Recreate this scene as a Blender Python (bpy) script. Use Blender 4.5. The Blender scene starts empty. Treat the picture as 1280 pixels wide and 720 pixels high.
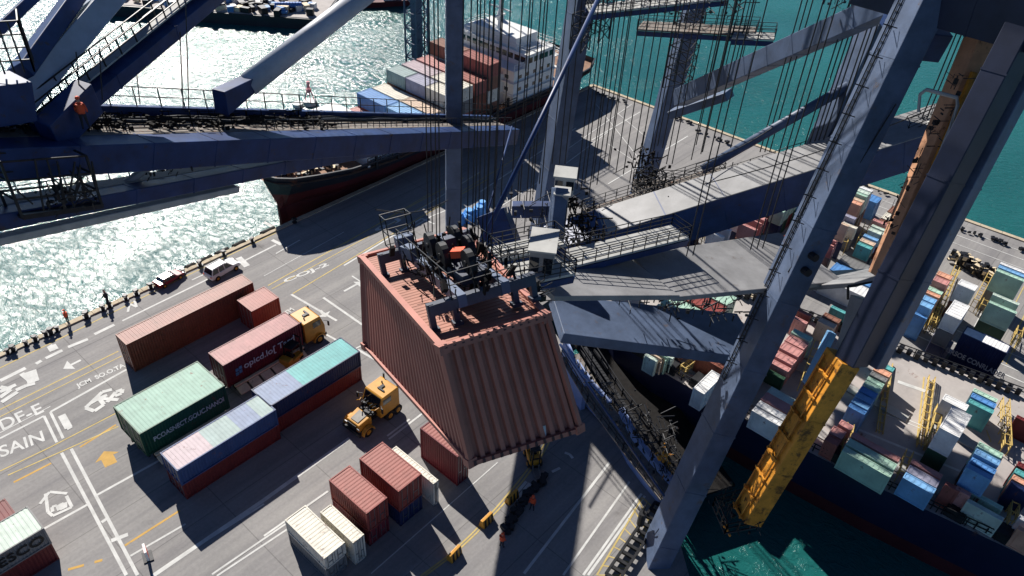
import bpy, math, random
from mathutils import Vector, Matrix, noise
random.seed(7)
SC = bpy.context.scene
COL = SC.collection
V = Vector
# ------------------------------------------------------------------ camera
RM = Matrix(((0.66509006, -0.43293598, 0.60845842),
             (-0.74503633, -0.44007327, 0.5012548),
             (0.05075505, -0.78670321, -0.6152414)))       # world <- camera (x right, y down, z forward)
FP, CH = 969.742, 60.0
cd = bpy.data.cameras.new('camera'); cam = bpy.data.objects.new('camera', cd); COL.objects.link(cam)
cd.sensor_width = 36; cd.lens = FP / 1280 * 36; cd.clip_start = .5; cd.clip_end = 5000
r_, u_, b_ = RM @ V((1, 0, 0)), RM @ V((0, -1, 0)), RM @ V((0, 0, -1))
m = Matrix(((r_.x, u_.x, b_.x, 0), (r_.y, u_.y, b_.y, 0), (r_.z, u_.z, b_.z, CH), (0, 0, 0, 1)))
cam.matrix_world = m
SC.camera = cam
# ------------------------------------------------------------------ light
SUN_AZ, SUN_EL = math.radians(71), math.radians(34.5)
w = bpy.data.worlds.new('World'); SC.world = w; w.use_nodes = True
nt = w.node_tree; nt.nodes.clear()
sky = nt.nodes.new('ShaderNodeTexSky'); sky.sky_type = 'NISHITA'; sky.sun_disc = False
sky.sun_elevation = SUN_EL; sky.sun_rotation = math.pi / 2 - SUN_AZ; sky.air_density = .45; sky.dust_density = 0; sky.ozone_density = 5
bg = nt.nodes.new('ShaderNodeBackground'); bg.inputs[1].default_value = .058
wo = nt.nodes.new('ShaderNodeOutputWorld'); nt.links.new(sky.outputs[0], bg.inputs[0]); nt.links.new(bg.outputs[0], wo.inputs[0])
ld = bpy.data.lights.new('sun', 'SUN'); ld.energy = 5.0; ld.angle = math.radians(.5); ld.color = (1, .95, .88)
sun = bpy.data.objects.new('sun', ld); COL.objects.link(sun)
sdir = V((math.cos(SUN_AZ) * math.cos(SUN_EL), math.sin(SUN_AZ) * math.cos(SUN_EL), math.sin(SUN_EL)))
sun.rotation_euler = sdir.to_track_quat('Z', 'Y').to_euler()
SC.view_settings.view_transform = 'Standard'; SC.view_settings.look = 'None'
SC.view_settings.exposure = .6; SC.view_settings.gamma = 1
SC.render.engine = 'CYCLES'; SC.cycles.diffuse_bounces = 2

# ------------------------------------------------------------------ measuring
def ray(u, v): return RM @ V((u - 640, v - 360, FP))
def g(u, v, z=0.0):
    r = ray(u, v); t = (z - CH) / r.z
    return V((r.x * t, r.y * t, z))
def W(u, v, D): return V((0, 0, CH)) + ray(u, v).normalized() * D

# ------------------------------------------------------------------ materials
MATS = {}
def mat(name, col, rough=.6, metal=0., wear=.25, scale=1.5, rust=0., rustcol=(.16, .06, .03), streak=0, bump=0., spec=.4):
    if name in MATS: return MATS[name]
    mt = bpy.data.materials.new(name); mt.use_nodes = True; n = mt.node_tree; N = n.nodes; L = n.links
    p = N['Principled BSDF']; p.inputs['Roughness'].default_value = rough; p.inputs['Metallic'].default_value = metal
    p.inputs['Specular IOR Level'].default_value = spec
    tc = N.new('ShaderNodeTexCoord'); mp = N.new('ShaderNodeMapping'); L.new(tc.outputs['Object'], mp.inputs[0])
    if streak: mp.inputs['Scale'].default_value = (1, 1, .25) if streak == 1 else (.15, 1, 1)
    nz = N.new('ShaderNodeTexNoise'); nz.inputs['Scale'].default_value = scale; nz.inputs['Detail'].default_value = 8; nz.inputs['Roughness'].default_value = .65
    L.new(mp.outputs[0], nz.inputs[0])
    rp = N.new('ShaderNodeValToRGB'); e = rp.color_ramp.elements
    e[0].position = .3; e[1].position = .7
    e[0].color = (*[c * (1 - wear) for c in col], 1); e[1].color = (*[min(1, c * (1 + wear * .8) + .01 * wear) for c in col], 1)
    L.new(nz.outputs[0], rp.inputs[0]); out = rp.outputs[0]
    if rust:
        n2 = N.new('ShaderNodeTexNoise'); n2.inputs['Scale'].default_value = scale * 1.7; n2.inputs['Detail'].default_value = 10; n2.inputs['Roughness'].default_value = .75
        L.new(mp.outputs[0], n2.inputs[0])
        r2 = N.new('ShaderNodeValToRGB'); r2.color_ramp.elements[0].position = .675 - rust * .28; r2.color_ramp.elements[1].position = .74 - rust * .2
        L.new(n2.outputs[0], r2.inputs[0])
        mx = N.new('ShaderNodeMix'); mx.data_type = 'RGBA'; L.new(r2.outputs[0], mx.inputs[0]); L.new(out, mx.inputs[6]); mx.inputs[7].default_value = (*rustcol, 1)
        out = mx.outputs[2]
    L.new(out, p.inputs['Base Color'])
    bp = N.new('ShaderNodeBump'); bp.inputs['Strength'].default_value = .15 + bump; bp.inputs['Distance'].default_value = .03
    L.new(nz.outputs[0], bp.inputs['Height']); L.new(bp.outputs[0], p.inputs['Normal'])
    MATS[name] = mt; return mt

navy = mat('crane_navy_paint', (.011, .036, .13), .45, wear=.4, scale=.6, rust=.35, rustcol=(.04, .03, .03))
steel = mat('crane_grey_blue_paint', (.080, .112, .185), .5, wear=.35, scale=.45, rust=.3, rustcol=(.1, .08, .08))
greyp = mat('crane_grey_paint', (.24, .24, .245), .55, wear=.3, scale=.4, rust=.25, rustcol=(.15, .13, .12))
blued = mat('blue_rail_paint', (.28, .36, .60), .5, wear=.2, scale=.6, rust=.15)
dark = mat('dark_machinery', (.02, .021, .025), .5, .3, wear=.4, scale=2)
grating = mat('walkway_grating', (.20, .18, .16), .8, wear=.35, scale=1.5, rust=.5)
pale = mat('pale_deck_paint', (.42, .42, .40), .7, wear=.2, scale=.8, rust=.2)
blackm = mat('oily_black_machinery', (.010, .009, .009), .8, wear=.4, scale=2, rust=.2, spec=.15)
ropem = mat('steel_rope', (.012, .012, .015), .6, wear=.2)
yellow = mat('safety_yellow', (.62, .29, .03), .45, wear=.2, scale=1, rust=.25)
boomy = mat('boom_yellow', (.62, .26, .025), .5, wear=.4, scale=.6, rust=.55, rustcol=(.12, .05, .01))
rustt = mat('tan_rusty_steel', (.62, .32, .18), .8, wear=.3, scale=.5, rust=.4)
whitep = mat('white_paint', (.74, .74, .72), .5, wear=.08, scale=.5, rust=.12, rustcol=(.35, .25, .18))
stayg = mat('pale_stay_paint', (.42, .45, .50), .45, wear=.2, scale=.4, rust=.2, rustcol=(.15, .17, .22))
rubber = mat('tyre_rubber', (.015, .015, .015), .85)
glass = mat('dark_glass', (.01, .014, .02), .08, wear=.1, spec=.8)
chrome = mat('bare_metal', (.35, .35, .36), .35, .8)
orange = mat('hi_vis_orange', (.8, .10, .03), .7, wear=.1)
skinm = mat('skin', (.45, .25, .17), .6, wear=.05)
trous = mat('dark_trousers', (.02, .025, .045), .8)
creamw = mat('cream_boards', (.75, .62, .42), .7, wear=.25, scale=1.2, rust=.35, rustcol=(.3, .2, .12))
hullred = mat('hull_red', (.11, .018, .02), .6, wear=.3, scale=.2, rust=.3, rustcol=(.05, .015, .015))
hullblk = mat('hull_black', (.018, .022, .032), .5, wear=.3, scale=.2, rust=.25)
hullnavy = mat('hull_navy', (.012, .016, .05), .4, wear=.3, scale=.15, rust=.15)
deckbrown = mat('ship_deck_brown', (.30, .17, .11), .8, wear=.3, scale=.6, rust=.4)
deckgrey = mat('ship_deck_grey', (.42, .385, .365), .8, wear=.2, scale=.3, rust=.25, streak=0)
linew = mat('road_white_paint', (.60, .60, .58), .8, wear=.2, scale=.8, rust=.12, rustcol=(.26, .25, .24))
liney = mat('road_yellow_paint', (.55, .42, .15), .8, wear=.2, scale=.8, rust=.35, rustcol=(.25, .23, .2))
lineo = mat('road_orange_paint', (.55, .33, .08), .8, wear=.2, scale=.8, rust=.3, rustcol=(.25, .23, .2))
sand = mat('pale_kerb_concrete', (.50, .42, .30), .85, wear=.25, scale=1, rust=.3, rustcol=(.2, .16, .12))

def ground_mat():
    mt = bpy.data.materials.new('worn_concrete_apron'); mt.use_nodes = True; n = mt.node_tree; N = n.nodes; L = n.links
    p = N['Principled BSDF']; p.inputs['Roughness'].default_value = .85; p.inputs['Specular IOR Level'].default_value = .3
    tc = N.new('ShaderNodeTexCoord')
    def nz(sc, det, mapscale, rot=0):
        mp = N.new('ShaderNodeMapping'); mp.inputs['Scale'].default_value = mapscale; mp.inputs['Rotation'].default_value = (0, 0, rot); L.new(tc.outputs['Object'], mp.inputs[0])
        t = N.new('ShaderNodeTexNoise'); t.inputs['Scale'].default_value = sc; t.inputs['Detail'].default_value = det; t.inputs['Roughness'].default_value = .6; L.new(mp.outputs[0], t.inputs[0]); return t.outputs[0]
    def ramp(src, a, b, c0, c1):
        r = N.new('ShaderNodeValToRGB'); r.color_ramp.elements[0].position = a; r.color_ramp.elements[1].position = b
        r.color_ramp.elements[0].color = (*c0, 1); r.color_ramp.elements[1].color = (*c1, 1); L.new(src, r.inputs[0]); return r.outputs[0]
    def mul(a, b, f=1):
        x = N.new('ShaderNodeMix'); x.data_type = 'RGBA'; x.blend_type = 'MULTIPLY'; x.inputs[0].default_value = f; L.new(a, x.inputs[6]); L.new(b, x.inputs[7]); return x.outputs[2]
    base = ramp(nz(.12, 8, (1, 1, 1)), .3, .7, (.275, .266, .258), (.345, .332, .322))
    c = mul(base, ramp(nz(.55, 5, (.035, 1, 1), math.radians(-3)), .36, .6, (.80, .80, .82), (1, 1, 1)))     # tyre tracks along the lanes
    c = mul(c, ramp(nz(1.6, 4, (.04, 1, 1), math.radians(4)), .35, .55, (.88, .88, .9), (1, 1, 1)), .8)
    c = mul(c, ramp(nz(3.5, 10, (1, 1, 1)), .3, .65, (.88, .88, .88), (1.03, 1.03, 1.03)))
    c = mul(c, ramp(nz(.3, 10, (1, 1, 1)), .22, .36, (.55, .53, .52), (1, 1, 1)))                           # oil patches
    br = N.new('ShaderNodeTexBrick'); br.offset = 0; br.inputs['Scale'].default_value = .13; br.inputs['Mortar Size'].default_value = .006; br.inputs['Row Height'].default_value = .75
    br.inputs['Brick Width'].default_value = 1.1
    for k, q in (('Color1', 1), ('Color2', .95), ('Mortar', .68)): br.inputs[k].default_value = (q, q, q, 1)
    L.new(tc.outputs['Object'], br.inputs[0]); c = mul(c, br.outputs[0])
    L.new(c, p.inputs['Base Color'])
    bp = N.new('ShaderNodeBump'); bp.inputs['Strength'].default_value = .3; bp.inputs['Distance'].default_value = .02
    L.new(nz(6, 6, (1, 1, 1)), bp.inputs['Height']); L.new(bp.outputs[0], p.inputs['Normal'])
    return mt
groundm = ground_mat()
def water_mat():
    mt = bpy.data.materials.new('harbour_water'); mt.use_nodes = True; n = mt.node_tree; N = n.nodes; L = n.links
    p = N['Principled BSDF']; p.inputs['Roughness'].default_value = .23; p.inputs['IOR'].default_value = 1.4
    tc = N.new('ShaderNodeTexCoord')
    big = N.new('ShaderNodeTexNoise'); big.inputs['Scale'].default_value = .02; big.inputs['Detail'].default_value = 5; L.new(tc.outputs['Object'], big.inputs[0])
    rp = N.new('ShaderNodeValToRGB'); rp.color_ramp.elements[0].position = .35; rp.color_ramp.elements[1].position = .65
    rp.color_ramp.elements[0].color = (.009, .095, .092, 1); rp.color_ramp.elements[1].color = (.018, .150, .143, 1)
    L.new(big.outputs[0], rp.inputs[0]); L.new(rp.outputs[0], p.inputs['Base Color'])
    wn = N.new('ShaderNodeTexNoise'); wn.inputs['Scale'].default_value = .055; wn.inputs['Detail'].default_value = 6; wn.inputs['Distortion'].default_value = 1.5; L.new(tc.outputs['Object'], wn.inputs[0])
    wr = N.new('ShaderNodeMapRange'); wr.inputs[1].default_value = .35; wr.inputs[2].default_value = .65; wr.inputs[3].default_value = .13; wr.inputs[4].default_value = .27; L.new(wn.outputs[0], wr.inputs[0]); L.new(wr.outputs[0], p.inputs['Roughness'])
    wd = N.new('ShaderNodeMapRange'); wd.inputs[1].default_value = .3; wd.inputs[2].default_value = .7; wd.inputs[3].default_value = .16; wd.inputs[4].default_value = .30; L.new(wn.outputs[0], wd.inputs[0])
    mp = N.new('ShaderNodeMapping'); mp.inputs['Rotation'].default_value = (0, 0, .5); mp.inputs['Scale'].default_value = (1, .55, 1); L.new(tc.outputs['Object'], mp.inputs[0])
    a = N.new('ShaderNodeTexNoise'); a.inputs['Scale'].default_value = 1.25; a.inputs['Detail'].default_value = 7; a.inputs['Roughness'].default_value = .62; a.inputs['Distortion'].default_value = 1.2; L.new(mp.outputs[0], a.inputs[0])
    bp = N.new('ShaderNodeBump'); bp.inputs['Strength'].default_value = 1; bp.inputs['Distance'].default_value = .22
    L.new(a.outputs[0], bp.inputs['Height']); L.new(wd.outputs[0], bp.inputs['Distance']); L.new(bp.outputs[0], p.inputs['Normal'])
    return mt
waterm = water_mat()

def cont_mat(name, col, wave=0, roof=None, rust=.2):
    key = 'container_' + name
    if key in MATS: return MATS[key]
    mt = mat(key, col, .55, wear=.2, scale=.7, rust=rust, rustcol=(.14, .05, .03))
    if wave:
        n = mt.node_tree; N = n.nodes; L = n.links; p = N['Principled BSDF']
        tc = N.new('ShaderNodeTexCoord'); wv = N.new('ShaderNodeTexWave'); wv.inputs['Scale'].default_value = 1.2; wv.bands_direction = 'Y'
        L.new(tc.outputs['Object'], wv.inputs[0]); bp = N.new('ShaderNodeBump'); bp.inputs['Strength'].default_value = .6; bp.inputs['Distance'].default_value = .05
        L.new(wv.outputs[0], bp.inputs['Height']); L.new(bp.outputs[0], p.inputs['Normal'])
    return mt

# ------------------------------------------------------------------ mesh collector
class MB:
    def __init__(s): s.v = []; s.f = []; s.mi = []; s.cur = 0
    def face(s, pts, mi=None):
        k = len(s.v); s.v += [tuple(p) for p in pts]; s.f.append(tuple(range(k, k + len(pts)))); s.mi.append(s.cur if mi is None else mi)
    def hexa(s, c):                      # 8 corners: 4 bottom ccw, 4 top ccw
        k = len(s.v); s.v += [tuple(p) for p in c]
        for q in ((3, 2, 1, 0), (4, 5, 6, 7), (0, 1, 5, 4), (1, 2, 6, 5), (2, 3, 7, 6), (3, 0, 4, 7)):
            s.f.append(tuple(k + i for i in q)); s.mi.append(s.cur)
        return s
    def box(s, x0, x1, y0, y1, z0, z1):
        return s.hexa([(x0, y0, z0), (x1, y0, z0), (x1, y1, z0), (x0, y1, z0), (x0, y0, z1), (x1, y0, z1), (x1, y1, z1), (x0, y1, z1)])
    def boxc(s, c, d, rz=0):
        cs, sn = math.cos(rz), math.sin(rz); pts = []
        for z in (-1, 1):
            for a, b in ((-1, -1), (1, -1), (1, 1), (-1, 1)):
                x, y = a * d[0] / 2, b * d[1] / 2
                pts.append((c[0] + x * cs - y * sn, c[1] + x * sn + y * cs, c[2] + z * d[2] / 2))
        return s.hexa(pts)
    def bar(s, p, q, w_, h_=None, up=(0, 0, 1), w2=None, h2=None):
        p, q = V(p), V(q); d = (q - p)
        if d.length < 1e-5: return s
        d.normalize(); up = V(up)
        if abs(d.dot(up)) > .99: up = V((0, 1, 0))
        sd = d.cross(up).normalized(); n = sd.cross(d).normalized(); h_ = h_ or w_; w2 = w2 or w_; h2 = h2 or h_
        pts = []
        for c, a, b in ((p, w_, h_), (q, w2, h2)):
            pts += [c - sd * a / 2 - n * b / 2, c + sd * a / 2 - n * b / 2, c + sd * a / 2 + n * b / 2, c - sd * a / 2 + n * b / 2]
        return s.hexa(pts)
    def tube(s, pts, r, n=6, r2=None):
        pts = [V(p) for p in pts]; rings = []; m_ = len(pts)
        for i, p in enumerate(pts):
            d = (pts[min(i + 1, m_ - 1)] - pts[max(i - 1, 0)]).normalized()
            up = V((0, 0, 1)) if abs(d.z) < .95 else V((1, 0, 0))
            a = d.cross(up).normalized(); b = a.cross(d).normalized()
            rr = r if r2 is None else r + (r2 - r) * i / (m_ - 1)
            k = len(s.v); s.v += [tuple(p + (a * math.cos(t * math.tau / n) + b * math.sin(t * math.tau / n)) * rr) for t in range(n)]; rings.append(k)
        for i in range(m_ - 1):
            for t in range(n):
                s.f.append((rings[i] + t, rings[i] + (t + 1) % n, rings[i + 1] + (t + 1) % n, rings[i + 1] + t)); s.mi.append(s.cur)
        s.f.append(tuple(rings[0] + t for t in reversed(range(n)))); s.mi.append(s.cur)
        s.f.append(tuple(rings[-1] + t for t in range(n))); s.mi.append(s.cur)
        return s
    def prism(s, poly, z0, z1):
        n = len(poly); k = len(s.v); s.v += [(p[0], p[1], z0) for p in poly] + [(p[0], p[1], z1) for p in poly]
        s.f.append(tuple(k + i for i in reversed(range(n)))); s.mi.append(s.cur)
        s.f.append(tuple(k + n + i for i in range(n))); s.mi.append(s.cur)
        for i in range(n):
            j = (i + 1) % n; s.f.append((k + i, k + j, k + n + j, k + n + i)); s.mi.append(s.cur)
        return s
    def build(s, name, mats, parent=None, smooth=False, bevel=0, M=None):
        me = bpy.data.meshes.new(name); me.from_pydata(s.v, [], s.f); me.update()
        if not isinstance(mats, (list, tuple)): mats = [mats]
        for x in mats: me.materials.append(x)
        me.polygons.foreach_set('material_index', s.mi)
        if smooth: me.polygons.foreach_set('use_smooth', [True] * len(s.f))
        o = bpy.data.objects.new(name, me); COL.objects.link(o)
        if parent: o.parent = parent
        if M is not None: o.matrix_local = M
        if bevel:
            b = o.modifiers.new('bevel', 'BEVEL'); b.width = bevel; b.segments = 2; b.limit_method = 'ANGLE'
        return o
def tag(o, label, cat=None, group=None, kind=None):
    if label: o['label'] = label
    if cat: o['category'] = cat
    if group: o['group'] = group
    if kind: o['kind'] = kind
    return o
def thing(name, label, cat, loc=(0, 0, 0), rz=0, group=None):
    o = bpy.data.objects.new(name, None); COL.objects.link(o); o.empty_display_size = .5
    o.location = loc; o.rotation_euler = (0, 0, rz)
    return tag(o, label, cat, group)
def dup(root, loc, rz, label, group=None):
    r = root.copy(); COL.objects.link(r); r.location = loc; r.rotation_euler = (0, 0, rz); r['label'] = label
    if group: r['group'] = group
    for ch in list(root.children):
        c = ch.copy(); COL.objects.link(c); c.parent = r
        for gg in list(ch.children):
            d = gg.copy(); COL.objects.link(d); d.parent = c
    return r
def text_mesh(body, size, material, name, M, parent=None, ext=.01, sx=1.0, bold=.0):
    cu = bpy.data.curves.new('t', 'FONT'); cu.body = body; cu.size = size; cu.extrude = ext; cu.align_x = 'CENTER'; cu.align_y = 'CENTER'; cu.offset = bold
    t = bpy.data.objects.new('t', cu); COL.objects.link(t)
    bpy.context.view_layer.update(); dg = bpy.context.evaluated_depsgraph_get()
    me = bpy.data.meshes.new_from_object(t.evaluated_get(dg)); bpy.data.objects.remove(t)
    me.materials.clear(); me.materials.append(material)
    o = bpy.data.objects.new(name, me); COL.objects.link(o)
    if parent: o.parent = parent
    o.matrix_local = M @ Matrix.Diagonal((sx, 1, 1, 1))
    return o
def railing(mb, pts, h=1.1, r=.035, step=2.2, up=V((0, 0, 1)), rails=(1.0, .55)):
    pts = [V(p) for p in pts]
    for a, b in zip(pts[:-1], pts[1:]):
        L_ = (b - a).length; n = max(1, int(L_ / step))
        for i in range(n + 1):
            p = a.lerp(b, i / n); mb.bar(p, p + up * h, r * 2)
        for q in rails: mb.bar(a + up * h * q, b + up * h * q, r * 1.8)

# ================================================================== SETTING
wb = MB(); wb.face([(-1500, -1500, -4), (2500, -1500, -4), (2500, 2500, -4), (-1500, 2500, -4)])
tag(wb.build('water', waterm), None, kind='structure')
pier = [(-260, 80.2), (117.6, 80.2), (119, 40), (121.5, -5), (160, -300), (118, -200), (84.1, -4), (81.4, 10), (77.6, 44), (58.5, 44), (54.5, 35), (50, 26), (45.6, 16.8), (37.5, 8.5), (18, -22), (-30, -60), (-260, -60)]
pb = MB(); pb.prism(pier[::-1], -6, 0); tag(pb.build('ground', groundm), None, kind='structure')
kb = MB()
def kerb(a, b, w_=.7, h_=.16):
    a, b = V((*a, 0)), V((*b, 0)); n = max(1, int((b - a).length / 3)); d = (b - a).normalized(); s = V((-d.y, d.x, 0))
    for i in range(n):
        p, q = a.lerp(b, i / n), a.lerp(b, (i + .985) / n); j = random.uniform(-.02, .02)
        kb.bar(p + V((0, 0, h_ / 2 + j)), q + V((0, 0, h_ / 2 + j)), w_, h_)
off = .36
for a, b in (((-60, 80.2 - off), (117.2, 80.2 - off)), ((117.3, 80), (118.6, 40)), ((118.6, 40), (121.1, -5)), ((121.1, -5), (127, -100)), ((77.9, 43.5), (81.7, 10)), ((81.7, 10), (84.4, -4)), ((84.4, -4), (101, -100))): kerb(a, b)
tag(kb.build('kerb', sand), None, kind='structure')

# painted markings
class Paint(MB):
    def line(s, a, b, w_, z=.006):
        s.q = getattr(s, 'q', 0) + 1; z = z + s.q * .0002
        a, b = V((a[0], a[1], z)), V((b[0], b[1], z)); d = (b - a).normalized(); n = V((-d.y, d.x, 0)) * w_ / 2
        s.face([a - n, b - n, b + n, a + n][::1])
    def pl(s, px, w_=.22, z=.006, dash=0):
        P = [g(*p) for p in px]
        for a, b in zip(P[:-1], P[1:]):
            if dash:
                L_ = (b - a).length; t = 0
                while t < L_:
                    s.line(a.lerp(b, t / L_), a.lerp(b, min(1, (t + dash * .6) / L_)), w_, z); t += dash
            else: s.line(a, b, w_, z)
    def poly(s, px, z=.006):
        s.face([g(*p, z) for p in px][::-1])
wp, yp, op = Paint(), Paint(), Paint()
for px, wd in [([(153, 401), (270, 344), (345, 306)], .25), ([(0, 476), (32, 460)], .5), ([(0, 391 + 130), (0, 522)], .1),
               ([(0, 548), (55, 520)], .25), ([(0, 541), (63, 508)], .1), ([(63, 515), (158, 462)], .28), ([(55, 520), (71, 553)], .25), ([(63, 515), (79, 548)], .25),
               ([(77, 566), (158, 719)], .28), ([(89, 561), (172, 719)], .28), ([(121, 619), (202, 574)], .25), ([(55, 661), (109, 631)], .25),
               ([(127, 653), (134, 648)], .3), ([(139, 676), (160, 668)], .4), ([(163, 695), (232, 655)], .2), ([(191, 720), (330, 625), (437, 548)], .4),
               ([(238, 688), (330, 630)], .2), ([(265, 718), (357, 655)], .18), ([(271, 720), (360, 661)], .18), ([(330, 670), (410, 614)], .2), ([(486, 549), (533, 513)], .22), ([(484, 545), (512, 524)], .2),
               ([(464, 717), (622, 578)], .1), ([(655, 717), (762, 578)], .25), ([(704, 719), (787, 602)], .2), ([(729, 719), (802, 617)], .22), ([(735, 719), (806, 620)], .22),
               ([(430, 332), (527, 273), (543, 280)], .25), ([(330, 345), (430, 290)], .1), ([(364, 368), (421, 401)], .3), ([(404, 372), (453, 406)], .3), ([(402, 415), (442, 437)], .25), ([(447, 437), (487, 460)], .3),
               ([(366, 395), (387, 383)], .15), ([(436, 440), (460, 428)], .2), ([(513, 295), (530, 305)], .3), ([(520, 282), (540, 270), (560, 262)], .2), ([(440, 345), (455, 355)], .2),
               ([(600, 240), (720, 160)], .2), ([(620, 262), (700, 210), (760, 165)], .15), ([(600, 285), (640, 262)], .2), ([(520, 265), (600, 215)], .15),
               ([(745, 130), (800, 200)], .12), ([(760, 180), (830, 225)], .12), ([(770, 140), (830, 190)], .12), ([(740, 175), (800, 140)], .2), ([(760, 230), (860, 170)], .2), ([(690, 200), (790, 130)], .12)]:
    wp.pl(px, wd)
for px in ([(57, 448), (78, 438)], [(85, 434), (110, 424)], [(118, 418), (143, 406)], [(45, 455), (52, 451)]): wp.pl(px, .45)
wp.pl([(340, 300), (352, 306)], .5); wp.pl([(330, 278), (342, 284)], .5); wp.pl([(298, 322), (309, 333)], .8); wp.pl([(345, 317), (375, 300)], .2); wp.pl([(240, 540 - 190), (262, 340)], .2)
for px, wd in [([(0, 460), (110, 406), (220, 351), (345, 291)], .16), ([(0, 512), (148, 439)], .16), ([(0, 521), (152, 445)], .12), ([(335, 357), (509, 260), (580, 222)], .16), ([(340, 361), (526, 260), (600, 216)], .13),
               ([(430, 305), (537, 242)], .1), ([(366, 367), (523, 273), (610, 224)], .16), ([(0, 589), (63, 559), (144, 517)], .14), ([(10, 594), (148, 533)], .14), ([(540, 262), (690, 170)], .12)]: yp.pl(px, wd)
yp.pl([(526, 720), (560, 695), (590, 667), (620, 635), (648, 602), (672, 570), (686, 545)], .16); yp.pl([(531, 720), (564, 696), (595, 667), (625, 635), (653, 602), (677, 570), (691, 545)], .16)
for px in ([(100, 559), (145, 531)], [(17, 603), (64, 579)], [(156, 682), (225, 638)]): op.pl(px, .22)
op.pl([(85, 712), (128, 700)], .25, dash=2.0)
# hatch by the pier corner
for i in range(9):
    a = i / 8; yp.pl([(748 + 50 * a, 719 - 95 * a), (781 + 33 * a, 719 - 60 * a)], .12)
yp.pl([(746, 719), (803, 622), (822, 640)], .15)
# arrows
def arrow(P, tail, head, w_, hw):
    a, b = g(*tail, .006), g(*head, .006); d = (b - a); L_ = d.length; d.normalize(); n = V((-d.y, d.x, 0)); c = b - d * min(L_ * .45, hw * 1.1)
    P.face([a - n * w_ / 2, c - n * w_ / 2, c + n * w_ / 2, a + n * w_ / 2]); P.face([c - n * hw, b, c + n * hw])
arrow(op, (139, 581), (130, 564), 1.1, 1.1); arrow(wp, (101, 450), (79, 461), .3, .9); arrow(wp, (430, 364), (452, 352), .3, .7)
arrow(wp, (400, 388), (408, 396), .4, .9)
# house shaped pictogram: outline strokes
for px in ([(50, 630), (62, 615), (84, 617)], [(57, 617), (60, 640), (66, 645), (90, 634), (83, 620)], [(66, 640), (65, 634), (71, 632), (74, 638)], [(73, 631), (78, 637), (77, 629), (82, 635), (82, 628)]): wp.pl(px, .28)
# stylised lane number patch
for px in ([(107, 510), (128, 490), (140, 487)], [(107, 510), (118, 514), (130, 506), (124, 498), (112, 505)], [(118, 500), (134, 494)], [(126, 498), (148, 500)], [(134, 503), (145, 490), (153, 487), (152, 492), (144, 495)]): wp.pl(px, .42)
for px in ([(20, 488), (33, 482), (44, 479)], [(27, 467), (41, 479)], [(0, 497), (14, 487), (0, 484)], [(2, 503), (22, 490)], [(0, 490), (20, 481)], [(62, 432), (70, 437)], [(82, 530), (88, 536)]): wp.pl(px, .5)
wp.pl([(38, 464), (42, 478)], 1.1, z=.008); wp.pl([(64, 432), (68, 438)], .9, z=.008); wp.pl([(77, 519), (86, 535)], .7, z=.008)
for px in ([(160, 390), (162, 380), (171, 384), (168, 376)], [(690, 590), (700, 585)], [(706, 566), (712, 568), (716, 573)], [(641, 622), (658, 602)], [(645, 625), (662, 604)], [(652, 622), (664, 606)]): wp.pl(px, .28)
# pier and hatch stripes on the far quay
def wline(P, x0, y0, x1, y1, w_=.15, z=.006): P.line((x0, y0), (x1, y1), w_, z)
for x, P, wd in ((86.5, wp, .2), (88.2, wp, .15), (91, wp, .12), (109, wp, .15), (111.5, wp, .12), (114, wp, .15), (116.2, wp, .12)): wline(P, x, 30, x + 4, -60, wd)
for y in (12, 3, -8, -18): wline(wp, 86, y, 108, y + 1, .14)
for y in (14.5, 8.5, 1, -1, -7.6): wline(yp, 90, y, 109, y + .6, .16); wline(yp, 90, y - .5, 109, y + .1, .12)
tag(wp.build('lane_markings', linew), None, kind='structure'); tag(yp.build('yellow_lane_markings', liney), None, kind='structure'); tag(op.build('orange_lane_markings', lineo), None, kind='structure')
def ground_text(body, a, b, h, sx=1):
    A, B = g(*a), g(*b); c = (A + B) / 2; d = B - A; rz = math.atan2(d.y, d.x)
    o = text_mesh(body, h, linew, 'ground_lettering', Matrix.Translation((c.x, c.y, .007)) @ Matrix.Rotation(rz, 4, 'Z'), ext=0.001, bold=.03)
    wdt = o.dimensions.x or 1; k = d.length / max(.1, max(v.co.x for v in o.data.vertices) - min(v.co.x for v in o.data.vertices))
    o.matrix_local = Matrix.Translation((c.x, c.y, .007)) @ Matrix.Rotation(rz, 4, 'Z') @ Matrix.Diagonal((k, 1, 1, 1)); tag(o, None, kind='structure')
ground_text('SAIN', (0, 566), (55, 545), 2.2); ground_text('DF-E', (0, 533), (52, 510), 2.3); ground_text('JCM  SO.O.TA', (96, 483), (156, 456), .9)
ground_text('COJ-2', (355, 352), (410, 330), 1.0); ground_text('0-J', (470, 288), (500, 273), 1.0); ground_text('DTM', (352, 396), (366, 386), 1.0)

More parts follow.
